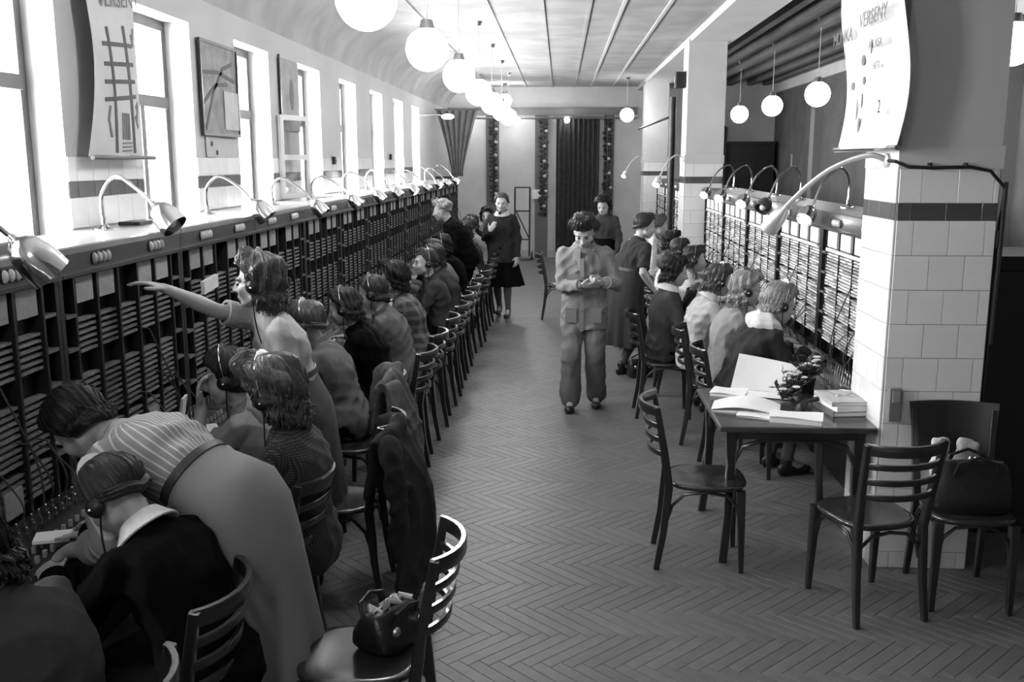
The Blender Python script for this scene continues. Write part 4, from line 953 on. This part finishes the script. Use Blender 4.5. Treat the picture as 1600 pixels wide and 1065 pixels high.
def torso_loft(mb, H, chest, u1, u2, r1, f1, r2, f2, s, male, k=1., i=0., straight=0., hem=0., n=32, low=-1):
    """smooth trunk: elliptical rings along the bent spine, from seat to neck"""
    fem = [(-.11, .12, .09), (-.06, .160, .114), (0, .172, .122), (.07, .155, .110), (.13, .134, .098), (.18, .133, .098), (.24, .145, .105), (.30, .157, .113)]
    mal = [(-.11, .12, .09), (-.06, .155, .112), (0, .166, .118), (.07, .158, .110), (.13, .152, .105), (.18, .156, .107), (.24, .166, .112), (.30, .176, .117)]
    up = [(.06, .172, .110), (.10, .178, .098), (.13, .168, .084), (.155, .135, .070), (.18, .090, .062), (.20, .064, .057), (.212, .057, .053)]
    R_ = []
    for d, w, p in (mal if male else fem):
      if d >= low: R_.append((H + u1*d*s, r1, f1, max(w, straight), p + (.01 if straight else 0)))
    for d, w, p in up:
        b = min(1, d/.1); R_.append((chest + u2*d*s, r1.lerp(r2, b).normalized(), f1.lerp(f2, b).normalized(), w*(1.08 if male else .97), p))
    if hem: 
        R_ = R_[2:]; fl = .95
        for q in (.35, .7, 1.0): R_.insert(0, (H + Vector((0, 0, -hem*q)) - f1*0, r1, f1, max(straight, .172)*(1+.05*q), .128+.012*q))
    vs = []; fs = []
    for c, r_, f_, w, p in R_:
        for a in range(n):
            t = 2*math.pi*a/n; cx, sx = math.cos(t), math.sin(t); e = .86
            vs.append(c + r_*math.copysign(abs(cx)**e, cx)*(w*k*s+i) + f_*math.copysign(abs(sx)**e, sx)*(p*k*s+i))
    m_ = len(R_)
    for j in range(m_-1):
        for a in range(n): fs.append((j*n+a, j*n+(a+1) % n, (j+1)*n+(a+1) % n, (j+1)*n+a))
    fs += [tuple(range(n-1, -1, -1)), tuple(range((m_-1)*n, m_*n))]
    mb.add(vs, fs)
PCOUNT = [0]
def person(label, pos, rz, hip=.56, lean=18, curve=14, side=0, head=(0, 15, 0), arms=(None, None), poles=(None, None), hands=(None, None), seated=True, s=1.0, male=False,
           top=None, sleeve='long', hem=.0, bottom='skirt', bmat=None, skirt_hem=.42, hair=('wavy', 'dark'), headset=None, collar=None, shawl=None, face=False, feet=None, voxel=.012, legs=True, N=90, group=None, knees=None, jacket=False, curl=(.35, .35), hair_vol=.013):
    """one person: arms/feet/hands targets in world space, everything else local (+Y forward). hands: (direction, palm normal)"""
    PCOUNT[0] += 1; sd = PCOUNT[0]*17
    t = thing('person', label, 'person', (pos[0], pos[1], 0), rz, group)
    Ri = Matrix.Rotation(-R(rz), 3, 'Z'); loc = lambda p: Ri @ (Vector(p) - Vector((pos[0], pos[1], 0))); dirl = lambda v: Ri @ Vector(v)
    H = Vector((0, 0, hip)); la, lb = R(lean), R(lean + curve); sl = math.sin(R(side))
    u1 = Vector((sl, math.sin(la), math.cos(la))).normalized(); u2 = Vector((sl*1.2, math.sin(lb), math.cos(lb))).normalized()
    r1 = Vector((1, 0, 0)) - u1*u1.x; r1.normalize(); f1 = u1.cross(r1); r2 = Vector((1, 0, 0)) - u2*u2.x; r2.normalize(); f2 = u2.cross(r2)
    M1 = Matrix((r1, f1, u1)).transposed(); M2 = Matrix((r2, f2, u2)).transposed()
    waist = H + u1*.15*s; chest = H + u1*.30*s; Nb = chest + u2*.20*s
    sw = (.170 if male else .148)*s
    SL, SR = Nb - u2*.078*s - r2*sw, Nb - u2*.078*s + r2*sw
    hy, hp, hr = head; HM = Matrix.Rotation(R(hy), 3, 'Z') @ Matrix.Rotation(R(-hp), 3, 'X') @ Matrix.Rotation(R(hr), 3, 'Y')
    nd = (u2 + HM @ Vector((0, 0, 1))).normalized(); hc = Nb + nd*.074*s + HM @ Vector((0, .018, .060))*s
    # arms
    A = []
    for k, (S, T, pl, sg) in enumerate(((SL, arms[0], poles[0], -1), (SR, arms[1], poles[1], 1))):
        if T == 'hang': Wt = S + Vector((sg*.06, .03, -.50))*s
        elif T is None: Wt = (S + Vector((-sg*.02, .34, -.16))*s) if seated else S + Vector((sg*.04, .08, -.48))*s
        else: Wt = loc(T)
        pv = dirl(pl) if pl else Vector((sg*.5, -.6, -.8)); E, Wp = ik(S, Wt, .27*s, .245*s, pv); A.append((S, E, Wp, sg))
    # legs
    Lg = []
    for k, sg in enumerate((-1, 1)):
        hj = H + Vector((sg*.085*s, 0, -.02))
        if feet: T = loc(feet[k])
        elif seated: T = Vector((sg*.10, .36 if knees is None else knees, .09))
        else: T = Vector((sg*.09, 0, .085))
        K, an = ik(hj, T, .405*s, .405*s, Vector((0, 1, .15))); Lg.append((hj, K, an))
    # ---- continuous body
    b = MB(); cs = .86
    torso_loft(b, H, chest, u1, u2, r1, f1, r2, f2, s, male, k=.86)
    b.cone(Nb - u2*.06*s, hc + HM @ Vector((0, -.028, -.055))*s, (.056 if male else .049)*s, (.052 if male else .046)*s)
    hd = lambda p: hc + HM @ (Vector(p)*s)
    def he(p, r): b.ell(hd(p), [q*s for q in r], HM, 18, 11)
    he((0, -.012, .034), (.074, .094, .087)); he((0, .030, -.028), (.061, .064, .085)); he((0, .054, -.088), (.032, .034, .026))
    b.cone(hd((0, .093, .010)), hd((0, .114, -.030)), .008*s, .0125*s, 10); b.cone(hd((-.036, .078, .022)), hd((.036, .078, .022)), .013*s, .013*s, 10)
    for sg in (-1, 1):
        he((sg*.036, .062, -.028), (.026, .028, .030)); he((sg*.073, -.004, -.012), (.009, .018, .030)); b.cone(hd((sg*.010, .105, -.032)), hd((sg*.011, .100, -.034)), .008*s, .008*s, 8)
        b.cone(hd((sg*.05, .01, -.06)), hd((sg*.014, .06, -.092)), .022*s, .020*s, 10)
    b.cone(hd((-.015, .090, -.058)), hd((.015, .090, -.058)), .008*s, .008*s, 8); b.cone(hd((-.012, .088, -.069)), hd((.012, .088, -.069)), .008*s, .008*s, 8)
    for k, (S, E, Wp, sg) in enumerate(A):
        lk = .82 if sleeve == 'long' else 1; b.cone(S, E, (.042 if sleeve == 'short' else .036)*s, .036*s*lk); b.cone(E, E.lerp(Wp, .35), .036*s*lk, .038*s*lk); b.cone(E.lerp(Wp, .35), Wp, .038*s*lk, .024*s)
        if hands[k]: hdv, nv = dirl(hands[k][0]), dirl(hands[k][1])
        else:
            hdv = (Wp - E).normalized()*.8 + Vector((0, .25, -.25)); nv = Vector((-sg*.5, .0, -1))
        add_hand(b, Wp, hdv, nv, -sg if False else sg, curl[k], s)
    for hj, K, an in Lg:
        b.cone(hj, K, .070*s, .048*s); b.cone(K, K.lerp(an, .35), .048*s, .050*s); b.cone(K.lerp(an, .35), an, .050*s, .032*s); b.cone(an, an + Vector((0, .12, -.045)), .032*s, .026*s)
    fused('body', b, SKIN, t, voxel, 2 if voxel < .009 else 1)
    # ---- clothing
    c = MB(); i = .010*s if not jacket else .018*s
    torso_loft(c, H, chest, u1, u2, r1, f1, r2, f2, s, male, i=i, straight=.168 if jacket else 0, hem=hem, low=.12 if (not seated and bottom == 'skirt' and not jacket) else -1)
    if not male:
        for sg in (-1, 1): c.ell(chest + f1*.078*s + r1*sg*.066*s + u1*.015, (.058*s+i*.5, .052*s+i*.5, .06*s+i*.5), M1)
    for S, E, Wp, sg in A:
        if sleeve == 'long': c.cone(S, E, .056*s+i*.4, .048*s+i*.4); c.cone(E, E.lerp(Wp, .93), .048*s+i*.4, .034*s+i*.4)
        elif sleeve == 'elbow': c.cone(S, E, .058*s+i*.4, .052*s+i*.3); c.cone(E, E.lerp(Wp, .25), .050*s+i*.3, .048*s+i*.3)
        else: c.cone(S, S.lerp(E, .62), .058*s+i*.4, .060*s+i*.3)
    cl = fused('jacket' if jacket else 'blouse', c, top, t, max(voxel, .010), 3, .0045, sd)
    if top is STRIPEC: cl['stripe_axis'] = [*H, *r1, *f1]
    bm_ = bmat or top
    if bottom == 'skirt' and seated:
        k_ = MB(); k_.ell(H, (.175*s, .13*s, .105*s), M1)
        (h0, K0, a0), (h1, K1, a1) = Lg
        k_.cone(h0, K0, .098*s, .075*s); k_.cone(h1, K1, .098*s, .075*s); k_.cone((h0+h1)/2, (K0+K1)/2, .10*s, .078*s); k_.cone(K0, K0.lerp(a0, .4), .078*s, .075*s); k_.cone(K1, K1.lerp(a1, .4), .078*s, .075*s); k_.cone((K0+K1)/2, ((K0+K1)/2).lerp((a0+a1)/2, .4), .075*s, .07*s)
        fused('skirt', k_, bm_, t, .014, 3, .004, sd+1)
    elif bottom == 'skirt':
        mb = MB(); n = 60; rr = random.Random(sd); f0, p0 = rr.randint(8, 11), rr.uniform(0, 6)
        prof = [(.146, .18, 0, 0), (.152, .14, 0, 0), (.168, .08, .08, 0), (.184, .02, .22, 0), (.192, -.05, .5, 0), (.196, -.13, .85, 0)] + [(.196 + .07*q, -.13 - (hip - skirt_hem - .13)*q, 1, q) for q in (.2, .4, .6, .8, 1)]
        am = (Lg[0][2] + Lg[1][2])/2; P = []; km = (Lg[0][1] + Lg[1][1])/2
        for q, (rd, dz, bl, fo) in enumerate(prof):
            ax = u1.lerp(Vector((0, 0, 1)), bl).normalized(); rx = (Vector((1, 0, 0)) - ax*ax.x).normalized(); fx = ax.cross(rx)
            cc = H + (u1*dz if dz > 0 else Vector((0, 0, dz)) + Vector((am.x, am.y + .02, 0))*min(1, -dz/hip)*.9) - fx*.02*s*bl*(1-fo)
            for k in range(n):
                a = 2*math.pi*k/n; r_ = rd*s*(1 + fo*.11*math.sin(a*f0+p0) + fo*.04*math.sin(a*5+1+q*.3)); P.append(tuple(cc + rx*r_*math.cos(a) + fx*r_*.80*math.sin(a)))
        F = [(q*n+k, q*n+(k+1) % n, (q+1)*n+(k+1) % n, (q+1)*n+k) for q in range(len(prof)-1) for k in range(n)] + [tuple(range(n)), tuple(range((len(prof)-1)*n, len(prof)*n))]
        mb.add(P, F).build('skirt', bm_, t, ang=70, fix=True)
    else:
        k_ = MB(); k_.ell(H, (.168*s, .125*s, .12*s), M1)
        for hj, K, an in Lg: k_.cone(hj, K, .100*s, .082*s); k_.cone(K, an + Vector((0, 0, .02)), .082*s, .088*s)
        fused('trousers', k_, bm_, t, .012, 3, .005, sd+1)
    if legs:
        for hj, K, an in Lg:
            if bottom == 'skirt':
                MB().tube([K.lerp(an, .1), K.lerp(an, .35), K.lerp(an, .7), an, an + Vector((0, .02, -.03))], [.054*s, .056*s, .042*s, .036*s, .034*s], 10).build('stocking', STOCK, t)
            sh = MB(); z0 = an.z - .085; sh.ell(an + Vector((0, .02, -.045)), (.040, .065, .042)); sh.ell(an + Vector((0, .12, -.055)), (.044, .08, .032)); sh.cone(an + Vector((0, -.035, -.04)), an + Vector((0, -.035, -.068)), .028, .024); sh.cone(an + Vector((0, 0, -.01)), an + Vector((0, 0, .02)), .042, .04)
            fused('shoe', sh, SHOE, t, .009, 2)
    for S, E, Wp, sg in A:
        d_ = (Wp - E).normalized() if sleeve != 'short' else (E - S).normalized()
        if sleeve == 'long': q, rr_ = E.lerp(Wp, .90), .036*s + i*.5
        elif sleeve == 'elbow': q, rr_ = E.lerp(Wp, .30), .052*s + i*.3
        else: q, rr_ = S.lerp(E, .74), .056*s + i*.3
        Mc = d_.to_track_quat('Z', 'Y').to_matrix(); MB().lathe([(rr_*.8, -.028), (rr_*1.04, -.026), (rr_*1.07, .0), (rr_*1.05, .026), (rr_*.8, .028)], 18, Mc, q).build('cuff', top, t)
    if not seated and bottom == 'skirt' and not jacket:
        nn = 40; MB().tube([H + u1*.178*s + r1*.147*s*math.cos(2*math.pi*k/nn) + f1*.117*s*math.sin(2*math.pi*k/nn) for k in range(nn+1)], 1, 6, sec=(.006, .017), up=tuple(u1)).build('belt', mat('belt_leather', .03, .5), t)
    if not collar and not shawl:
        nn = 28; MB().tube([Nb + u2*(-.006 - .014*math.sin(2*math.pi*k/nn))*s + r2*.067*s*math.cos(2*math.pi*k/nn) + f2*.060*s*math.sin(2*math.pi*k/nn) for k in range(nn+1)], 1, 6, sec=(.009*s, .012*s), up=tuple(u2)).build('neckband', top, t)
    if collar:
        rings = []; mb = MB(); n = 28
        for rd, dz in ((.064, .038), (.068, .040), (.088, .010), (.105, -.012), (.100, -.016), (.074, .012)):
            rings.append([tuple(Nb + u2*(dz - .012 - .012*math.sin(a))*s + (r2*math.cos(a)*rd*1.05 + f2*math.sin(a)*rd)*s) for a in [2*math.pi*q/n for q in range(n)]])
        mb.add([p for q in rings for p in q], [(q*n+k, q*n+(k+1) % n, ((q+1) % 6)*n+(k+1) % n, ((q+1) % 6)*n+k) for q in range(6) for k in range(n)]); mb.build('collar', collar, t, ang=50, fix=True)
    if jacket and face and male:
        w0, d0 = .0, .0
        fr = lambda q, x: (chest + u2*.10*s).lerp(H - Vector((0, 0, hem)), q) + f1*(.158 + .008*math.sin(q*3.1) - .03*max(0, .25-q)*4 - abs(x)*abs(x)*1.6)*s + r1*x*s
        MB().tube([fr(q/8, .012) for q in range(9)], 1, 4, sec=(.016*s, .003), up=tuple(f1)).build('placket', top, t)
        for q in (.25, .48, .72): MB().lathe([(0, 0), (.009, 0), (.007, .004), (0, .004)], 10, f1.to_track_quat('Z', 'Y').to_matrix(), fr(q, .012) + f1*.004).build('button', INKF, t)
        for x, q in ((-.085, .3), (.085, .3), (-.10, .78), (.10, .78)): MB().obox(fr(q, x) - f1*.006, r1*.045*s, f1*.008, u1*(.05 if q < .5 else .06)*s).build('patch_pocket', top, t, smooth=False)
        for sg in (-1, 1): MB().sheet(lambda u, v: (fr(-.12 + .30*v, sg*(.028 + .045*u*(1-v)*1.4)) + f1*(.004 - .01*u), f1), 4, 6, .004).build('lapel', top, t, fix=True)
    if shawl:
        w_ = MB(); w_.ell(Nb - u2*.035*s - f2*.025*s, (.135*s, .115*s, .062*s), M2); w_.ell(Nb + u2*.0*s - f2*.05*s, (.105*s, .075*s, .055*s), M2)
        for sg in (-1, 1): w_.cone(Nb + r2*sg*.09*s + u2*.0, Nb + r2*sg*.05*s + f2*.12*s - u2*.10*s, .042*s, .03*s)
        fused('scarf', w_, shawl, t, .010, 3, .005, sd+3)
    make_hair(t, HM, hc, s, hair[0], HAIR[hair[1]], N, sd, hair_vol)
    if face:
        for sg in (-1, 1):
            e = MB(); e.ell(hd((sg*.031, .0865, -.002)), (.013*s, .006*s, .0065*s), HM, 10, 6); e.build('eye', EYEM, t)
            MB().tube([hd((sg*.014, .094, .019)), hd((sg*.032, .093, .026)), hd((sg*.050, .080, .020))], .0035*s, 6).build('eyebrow', HAIR[hair[1]], t)
        MB().tube([hd((-.020, .093, -.0635)), hd((0, .0985, -.0628)), hd((.020, .093, -.0635))], [.002*s, .0045*s, .002*s], 6).build('mouth', LIPS, t)
    if headset:
        sg = -1 if headset == 'L' else 1
        Q = [hd((sg*(.086 + hair_vol*.75)*math.cos(a), -.012, .030 + (.105 + hair_vol*.95)*math.sin(a) - (.03 if a < .2 or a > 2.9 else 0))) for a in [math.pi*q/12 for q in range(13)]]
        hs = MB().tube(Q, 1, 6, sec=(.012, .0022), up=tuple(HM @ Vector((0, 1, 0)))).build('headset_band', CHROME, t)
        ec = hd((sg*(.090 + hair_vol*.7), -.004, -.008)); Mx = (HM @ Vector((sg, 0, 0))).to_track_quat('Z', 'Y').to_matrix()
        MB().lathe([(0, -.012), (.030, -.012), (.033, 0), (.026, .012), (.012, .020), (0, .020)], 16, Mx, ec).build('earpiece', BLACK, hs)
        MB().ell(ec + Mx @ Vector((0, 0, .02)), (.007, .007, .006), None, 8, 6).build('earpiece_screw', CHROME, hs)
        MB().tube([(ec - HM @ Vector((0, 0, .03)))*(1-q)**2 + (ec + Vector((0, .0, -.20)))*2*q*(1-q) + (chest + f1*.10 + r1*sg*.08 + u1*.03)*q*q for q in [k/8 for k in range(9)]], .0035, 5).build('headset_cord', BLACK, hs)
    t['_hc'] = 0; del t['_hc']
    return t
# ------------------------------------------------------------------ who is in the room
OPG = 'operators seated at the window side switchboards'; ORG = 'operators seated at the right hand switchboards'
WHITE = cloth('white', .62); PALE = cloth('pale', .40); MID = cloth('mid_grey', .13); DGREY = cloth('dark_grey', .045); BLK = cloth('black', .004, spec=.06); LGREY = cloth('light_grey', .24); STRIPEC = pattern_mat('cloth_striped', .27, .60, 'attr', 270, width=.17); KNIT = pattern_mat('cloth_knit', .018, .09, 'knit', 30, width=.45); CHECK = pattern_mat('cloth_check', .035, .16, 'check', 4.2, width=.4); SKIRTG = pattern_mat('cloth_twill', .16, .20, 'stripe', 110, width=.5, axis='DIAGONAL'); SUIT = cloth('work_drill', .15, nscale=6, namt=.2)
person('woman in a plain grey sweater seen from behind at the lower left corner', (-1.22, 2.17), 84, lean=16, head=(5, 25, 0), top=cloth('sweater_grey', .035), bmat=BLK, hair=('wavy', 'black'), voxel=.012, group=OPG)
person('woman in a black cardigan with white collar bent over writing on a pad', (-1.05, 2.66), 66, lean=22, curve=20, head=(8, 42, 0), arms=((-1.60, 2.80, .80), (-1.66, 3.10, .82)), top=BLK, bmat=BLK, hair=('roll', 'dark'), headset='L', collar=WHITE, voxel=.011, group=OPG, N=120)
person('woman in a striped blouse and grey skirt bending over the switchboard shelf', (-1.07, 3.04), 76, hip=.96, lean=61, curve=20, head=(0, 60, 0), arms=((-1.64, 2.98, .81), (-1.66, 3.32, .81)), seated=False, s=1.06, feet=((-1.02, 2.95, .085), (-.98, 3.14, .085)), top=STRIPEC, sleeve='elbow', bmat=SKIRTG, skirt_hem=.36, hair=('bob', 'black'), voxel=.012)
person('woman with full light brown curls in a dark dotted knit top', (-1.03, 3.72), 86, lean=3, curve=14, head=(0, 16, 0), top=KNIT, bmat=BLK, hair=('long', 'brown'), headset='L', voxel=.012, group=OPG, N=190, hair_vol=.042)
person('dark haired operator resting her chin on her hand below the reaching woman', (-1.25, 4.14), 92, lean=14, curve=14, head=(4, 14, 0), arms=((-1.57, 4.04, 1.03), None), poles=((.2, -.3, -1), None), hands=(((-.1, .1, 1), (1, .2, 0)), None), top=LGREY, sleeve='short', bmat=BLK, hair=('bob', 'black'), headset='L', voxel=.009, group=OPG, N=120)
person('standing woman in a light top reaching her bare arm across the switchboard', (-1.27, 4.56), 118, hip=.90, lean=13, curve=8, head=(-28, 2, 0), arms=('hang', (-1.82, 4.27, 1.535)), poles=(None, (0, -.3, -1)), hands=(None, ((-.9, -.12, .32), (-.2, -.1, -1))), curl=(.3, .05), seated=False, s=1.03, top=PALE, sleeve='short', bmat=cloth('smock_grey', .10), skirt_hem=.30, hair=('long', 'brown'), headset='L', face=True, voxel=.0065, N=150, hair_vol=.022)
person('operator with pinned brown hair in a mid grey blouse before the grey coat', (-1.26, 5.62), 88, lean=18, head=(0, 12, 0), top=MID, bmat=BLK, hair=('roll', 'brown'), headset='L', group=OPG, hair_vol=.02)
person('operator in a black top with a shining headset band', (-1.17, 6.28), 90, lean=18, head=(0, 14, 0), top=BLK, bmat=BLK, hair=('wavy', 'dark'), headset='L', group=OPG)
person('operator with smooth dark hair in a grey sweater', (-1.13, 6.95), 90, lean=16, head=(0, 14, 0), top=cloth('sweater_mid', .12), bmat=BLK, hair=('bob', 'dark'), headset='L', group=OPG)
person('curly dark haired operator in a checked shirt', (-1.14, 7.72), 92, lean=14, head=(0, 6, 0), top=CHECK, bmat=BLK, hair=('wavy', 'black'), group=OPG, hair_vol=.03, N=110)
person('operator turned in profile with a bright hair clip beyond the checked shirt', (-1.10, 8.85), 105, lean=8, head=(10, 0, 0), top=DGREY, bmat=BLK, hair=('roll', 'dark'), headset='L', face=True, group=OPG, voxel=.011)
person('dark haired operator in a dark blouse just behind the profile woman', (-1.05, 9.45), 90, lean=12, head=(0, 10, 0), top=DGREY, bmat=BLK, hair=('wavy', 'dark'), headset='L', group=OPG, voxel=.014, N=60)
for y, tm, hr, w in ((10.25, MID, ('bob', 'dark'), 'in grey, sixth past the grey coat'), (10.95, BLK, ('wavy', 'black'), 'in black, seventh past the grey coat'), (12.35, PALE, ('bob', 'brown'), 'in a pale blouse beside the leaning man'), (13.1, DGREY, ('wavy', 'dark'), 'in dark grey behind the leaning man'), (14.0, LGREY, ('roll', 'dark'), 'in light grey level with the walking woman'), (15.0, BLK, ('bob', 'black'), 'in black at the far end of the row')):
    person('distant operator of the window side row ' + w, (-1.13 + rnd.uniform(-.03, .03), y), 90, lean=14 + rnd.uniform(-5, 6), head=(rnd.uniform(-10, 10), 8, 0), top=tm, bmat=BLK, hair=hr, headset='L', group=OPG, voxel=.016, N=50)
person('fair haired man in a dark jacket leaning over the far operators', (-1.12, 11.75), 95, hip=.92, lean=24, curve=12, head=(0, 12, 0), seated=False, male=True, s=1.05, top=BLK, bottom='trousers', bmat=BLK, hair=('short', 'fair'), jacket=True, hem=.12, voxel=.014, N=70)
person('dark curly haired woman facing the camera at the far end of the row', (-1.22, 16.2), 176, lean=2, head=(0, 0, 0), top=LGREY, bmat=DGREY, hair=('wavy', 'black'), face=True, voxel=.014, N=60, hair_vol=.03)
person('woman in a dark suit walking up the aisle toward the camera', (-.78, 13.1), 172, hip=.905, lean=2, curve=6, head=(5, 10, 0), arms=('hang', (-.94, 12.86, 1.17)), hands=(None, ((.5, -.2, .8), (.3, 1, 0))), seated=False, s=1.02, feet=((-.70, 13.0, .085), (-.83, 13.22, .10)), top=cloth('suit_dark', .022), bmat=BLK, skirt_hem=.42, hair=('roll', 'brown'), face=True, jacket=True, hem=.16, voxel=.010, collar=PALE)
person('man in a light work jacket and baggy trousers walking and looking at his hands', (.21, 8.15), 176, hip=.90, lean=3, curve=12, head=(-4, 34, 0), arms=((.38, 7.86, 1.12), (.17, 7.84, 1.10)), poles=((.55, .5, -1), (-.55, .5, -1)), hands=(((-1, -.25, -.05), (0, .6, .8)), ((.9, -.3, 0), (0, .6, .8))), curl=(.6, .6), seated=False, s=1.04, male=True, feet=((.33, 8.22, .085), (.10, 8.06, .085)), top=cloth('work_jacket', .22, nscale=5, namt=.18), bottom='trousers', bmat=SUIT, hair=('short', 'dark'), jacket=True, hem=.20, face=True, collar=cloth('jacket_collar', .2), voxel=.008, N=150, hair_vol=.030)
person('woman in dark clothes standing far back in the right half of the aisle', (.62, 13.4), 165, hip=.90, lean=6, head=(0, 25, 0), seated=False, top=DGREY, bmat=BLK, hair=('wavy', 'black'), voxel=.015, N=60, hair_vol=.03, face=True)
person('woman in a white blouse leaning over behind the short sleeved dress', (.70, 10.9), -72, hip=.92, lean=40, curve=18, head=(0, 10, 0), seated=False, top=WHITE, sleeve='elbow', bmat=DGREY, hair=('roll', 'brown'), voxel=.013, N=70)
person('woman in a dark short sleeved dress standing with her back half turned', (.68, 9.52), -62, hip=.86, lean=10, curve=10, head=(-18, 12, 0), arms=(None, (.92, 9.42, .86)), seated=False, s=.99, feet=((.66, 9.62, .085), (.62, 9.46, .085)), top=cloth('dress_dark', .035), sleeve='short', bmat=cloth('dress_dark', .035), skirt_hem=.30, hair=('roll', 'dark'), voxel=.010)
person('seated woman in a dark jacket with a white collar resting her chin', (.88, 8.08), -84, lean=2, curve=6, head=(0, 14, 0), arms=((1.12, 8.18, 1.02), (1.12, 7.98, .92)), top=DGREY, bmat=BLK, hair=('wavy', 'black'), collar=WHITE, jacket=True, voxel=.011, group=ORG)
person('seated woman in a pale short jacket between the dark jacket and the grey dress', (1.07, 7.64), -82, lean=10, head=(0, 14, 0), top=PALE, bmat=DGREY, hair=('wavy', 'brown'), headset='R', collar=WHITE, group=ORG)
person('seated woman in a plain grey dress with loose light brown hair', (1.19, 7.10), -88, lean=10, head=(-4, 10, 0), top=LGREY, bmat=MID, hair=('long', 'fair'), headset='R', group=ORG, hair_vol=.022, N=110)
person('fair haired woman with a white scarf over a dark sweater at the right hand board', (1.17, 6.32), -70, lean=20, curve=14, s=1.07, head=(-12, 18, 0), arms=((1.62, 6.72, .82), (1.64, 6.40, .85)), hands=(((1, .3, -.1), (0, 0, -1)), ((1, .5, -.1), (0, 0, -1))), top=cloth('sweater_dark', .028), bmat=BLK, hair=('bob', 'fair'), headset='R', shawl=cloth('scarf_white', .66), face=True, voxel=.009, group=ORG, N=130, hair_vol=.018)
for y, x, tm, hr, w in ((9.35, 1.10, WHITE, ('wavy', 'dark'), 'in white past the standing dress woman'), (10.3, 1.08, WHITE, ('bob', 'dark'), 'in a white blouse, second past the standing dress woman'), (11.4, 1.12, MID, ('wavy', 'black'), 'in grey by the middle pillar')):
    person('distant right hand operator ' + w, (x, y), -88, lean=12, head=(rnd.uniform(-10, 10), 8, 0), top=tm, bmat=BLK, hair=hr, headset='R', group=ORG, voxel=.014, N=60)
# small things the people use
def on_shelf(name, label, cat, mb, m, loc, rz=0): o = tag(mb.build(name, m, smooth=False), label, cat); o.location = loc; o.rotation_euler = (0, 0, R(rz)); return o
on_shelf('note_pad', 'white note pad under the writing hand of the woman in black', 'paper', MB().cbox(-.06, .06, -.045, .045, 0, .012, .002), PAPER, (-1.76, 3.10, .803), 20)
on_shelf('ticket_pad', 'pale ticket pad standing on the shelf below the reaching arm', 'paper', MB().obox((0, 0, .055), (.006, 0, 0), (0, .05, 0), (0.01, 0, .055)), CARDW, (-1.86, 4.55, .842), 10)
on_shelf('ticket_sheets', 'loose white tickets lying flat beside the ticket pad', 'paper', MB().cbox(-.05, .05, -.07, .07, 0, .006, .001), PAPER, (-1.72, 4.5, .803), 30)
on_shelf('rate_booklet', 'small open booklet held up to the board beside the reaching woman', 'paper', MB().obox((0, 0, .05), (.01, 0, 0), (.02, .1, .01), (0, 0, .035)), CARDW, (-1.93, 5.2, 1.38), 10)
handbag('black bag standing on the floor at the feet of the dress woman', .80, 9.35, .001, 20, .26, .14, .18)
finish_fused()
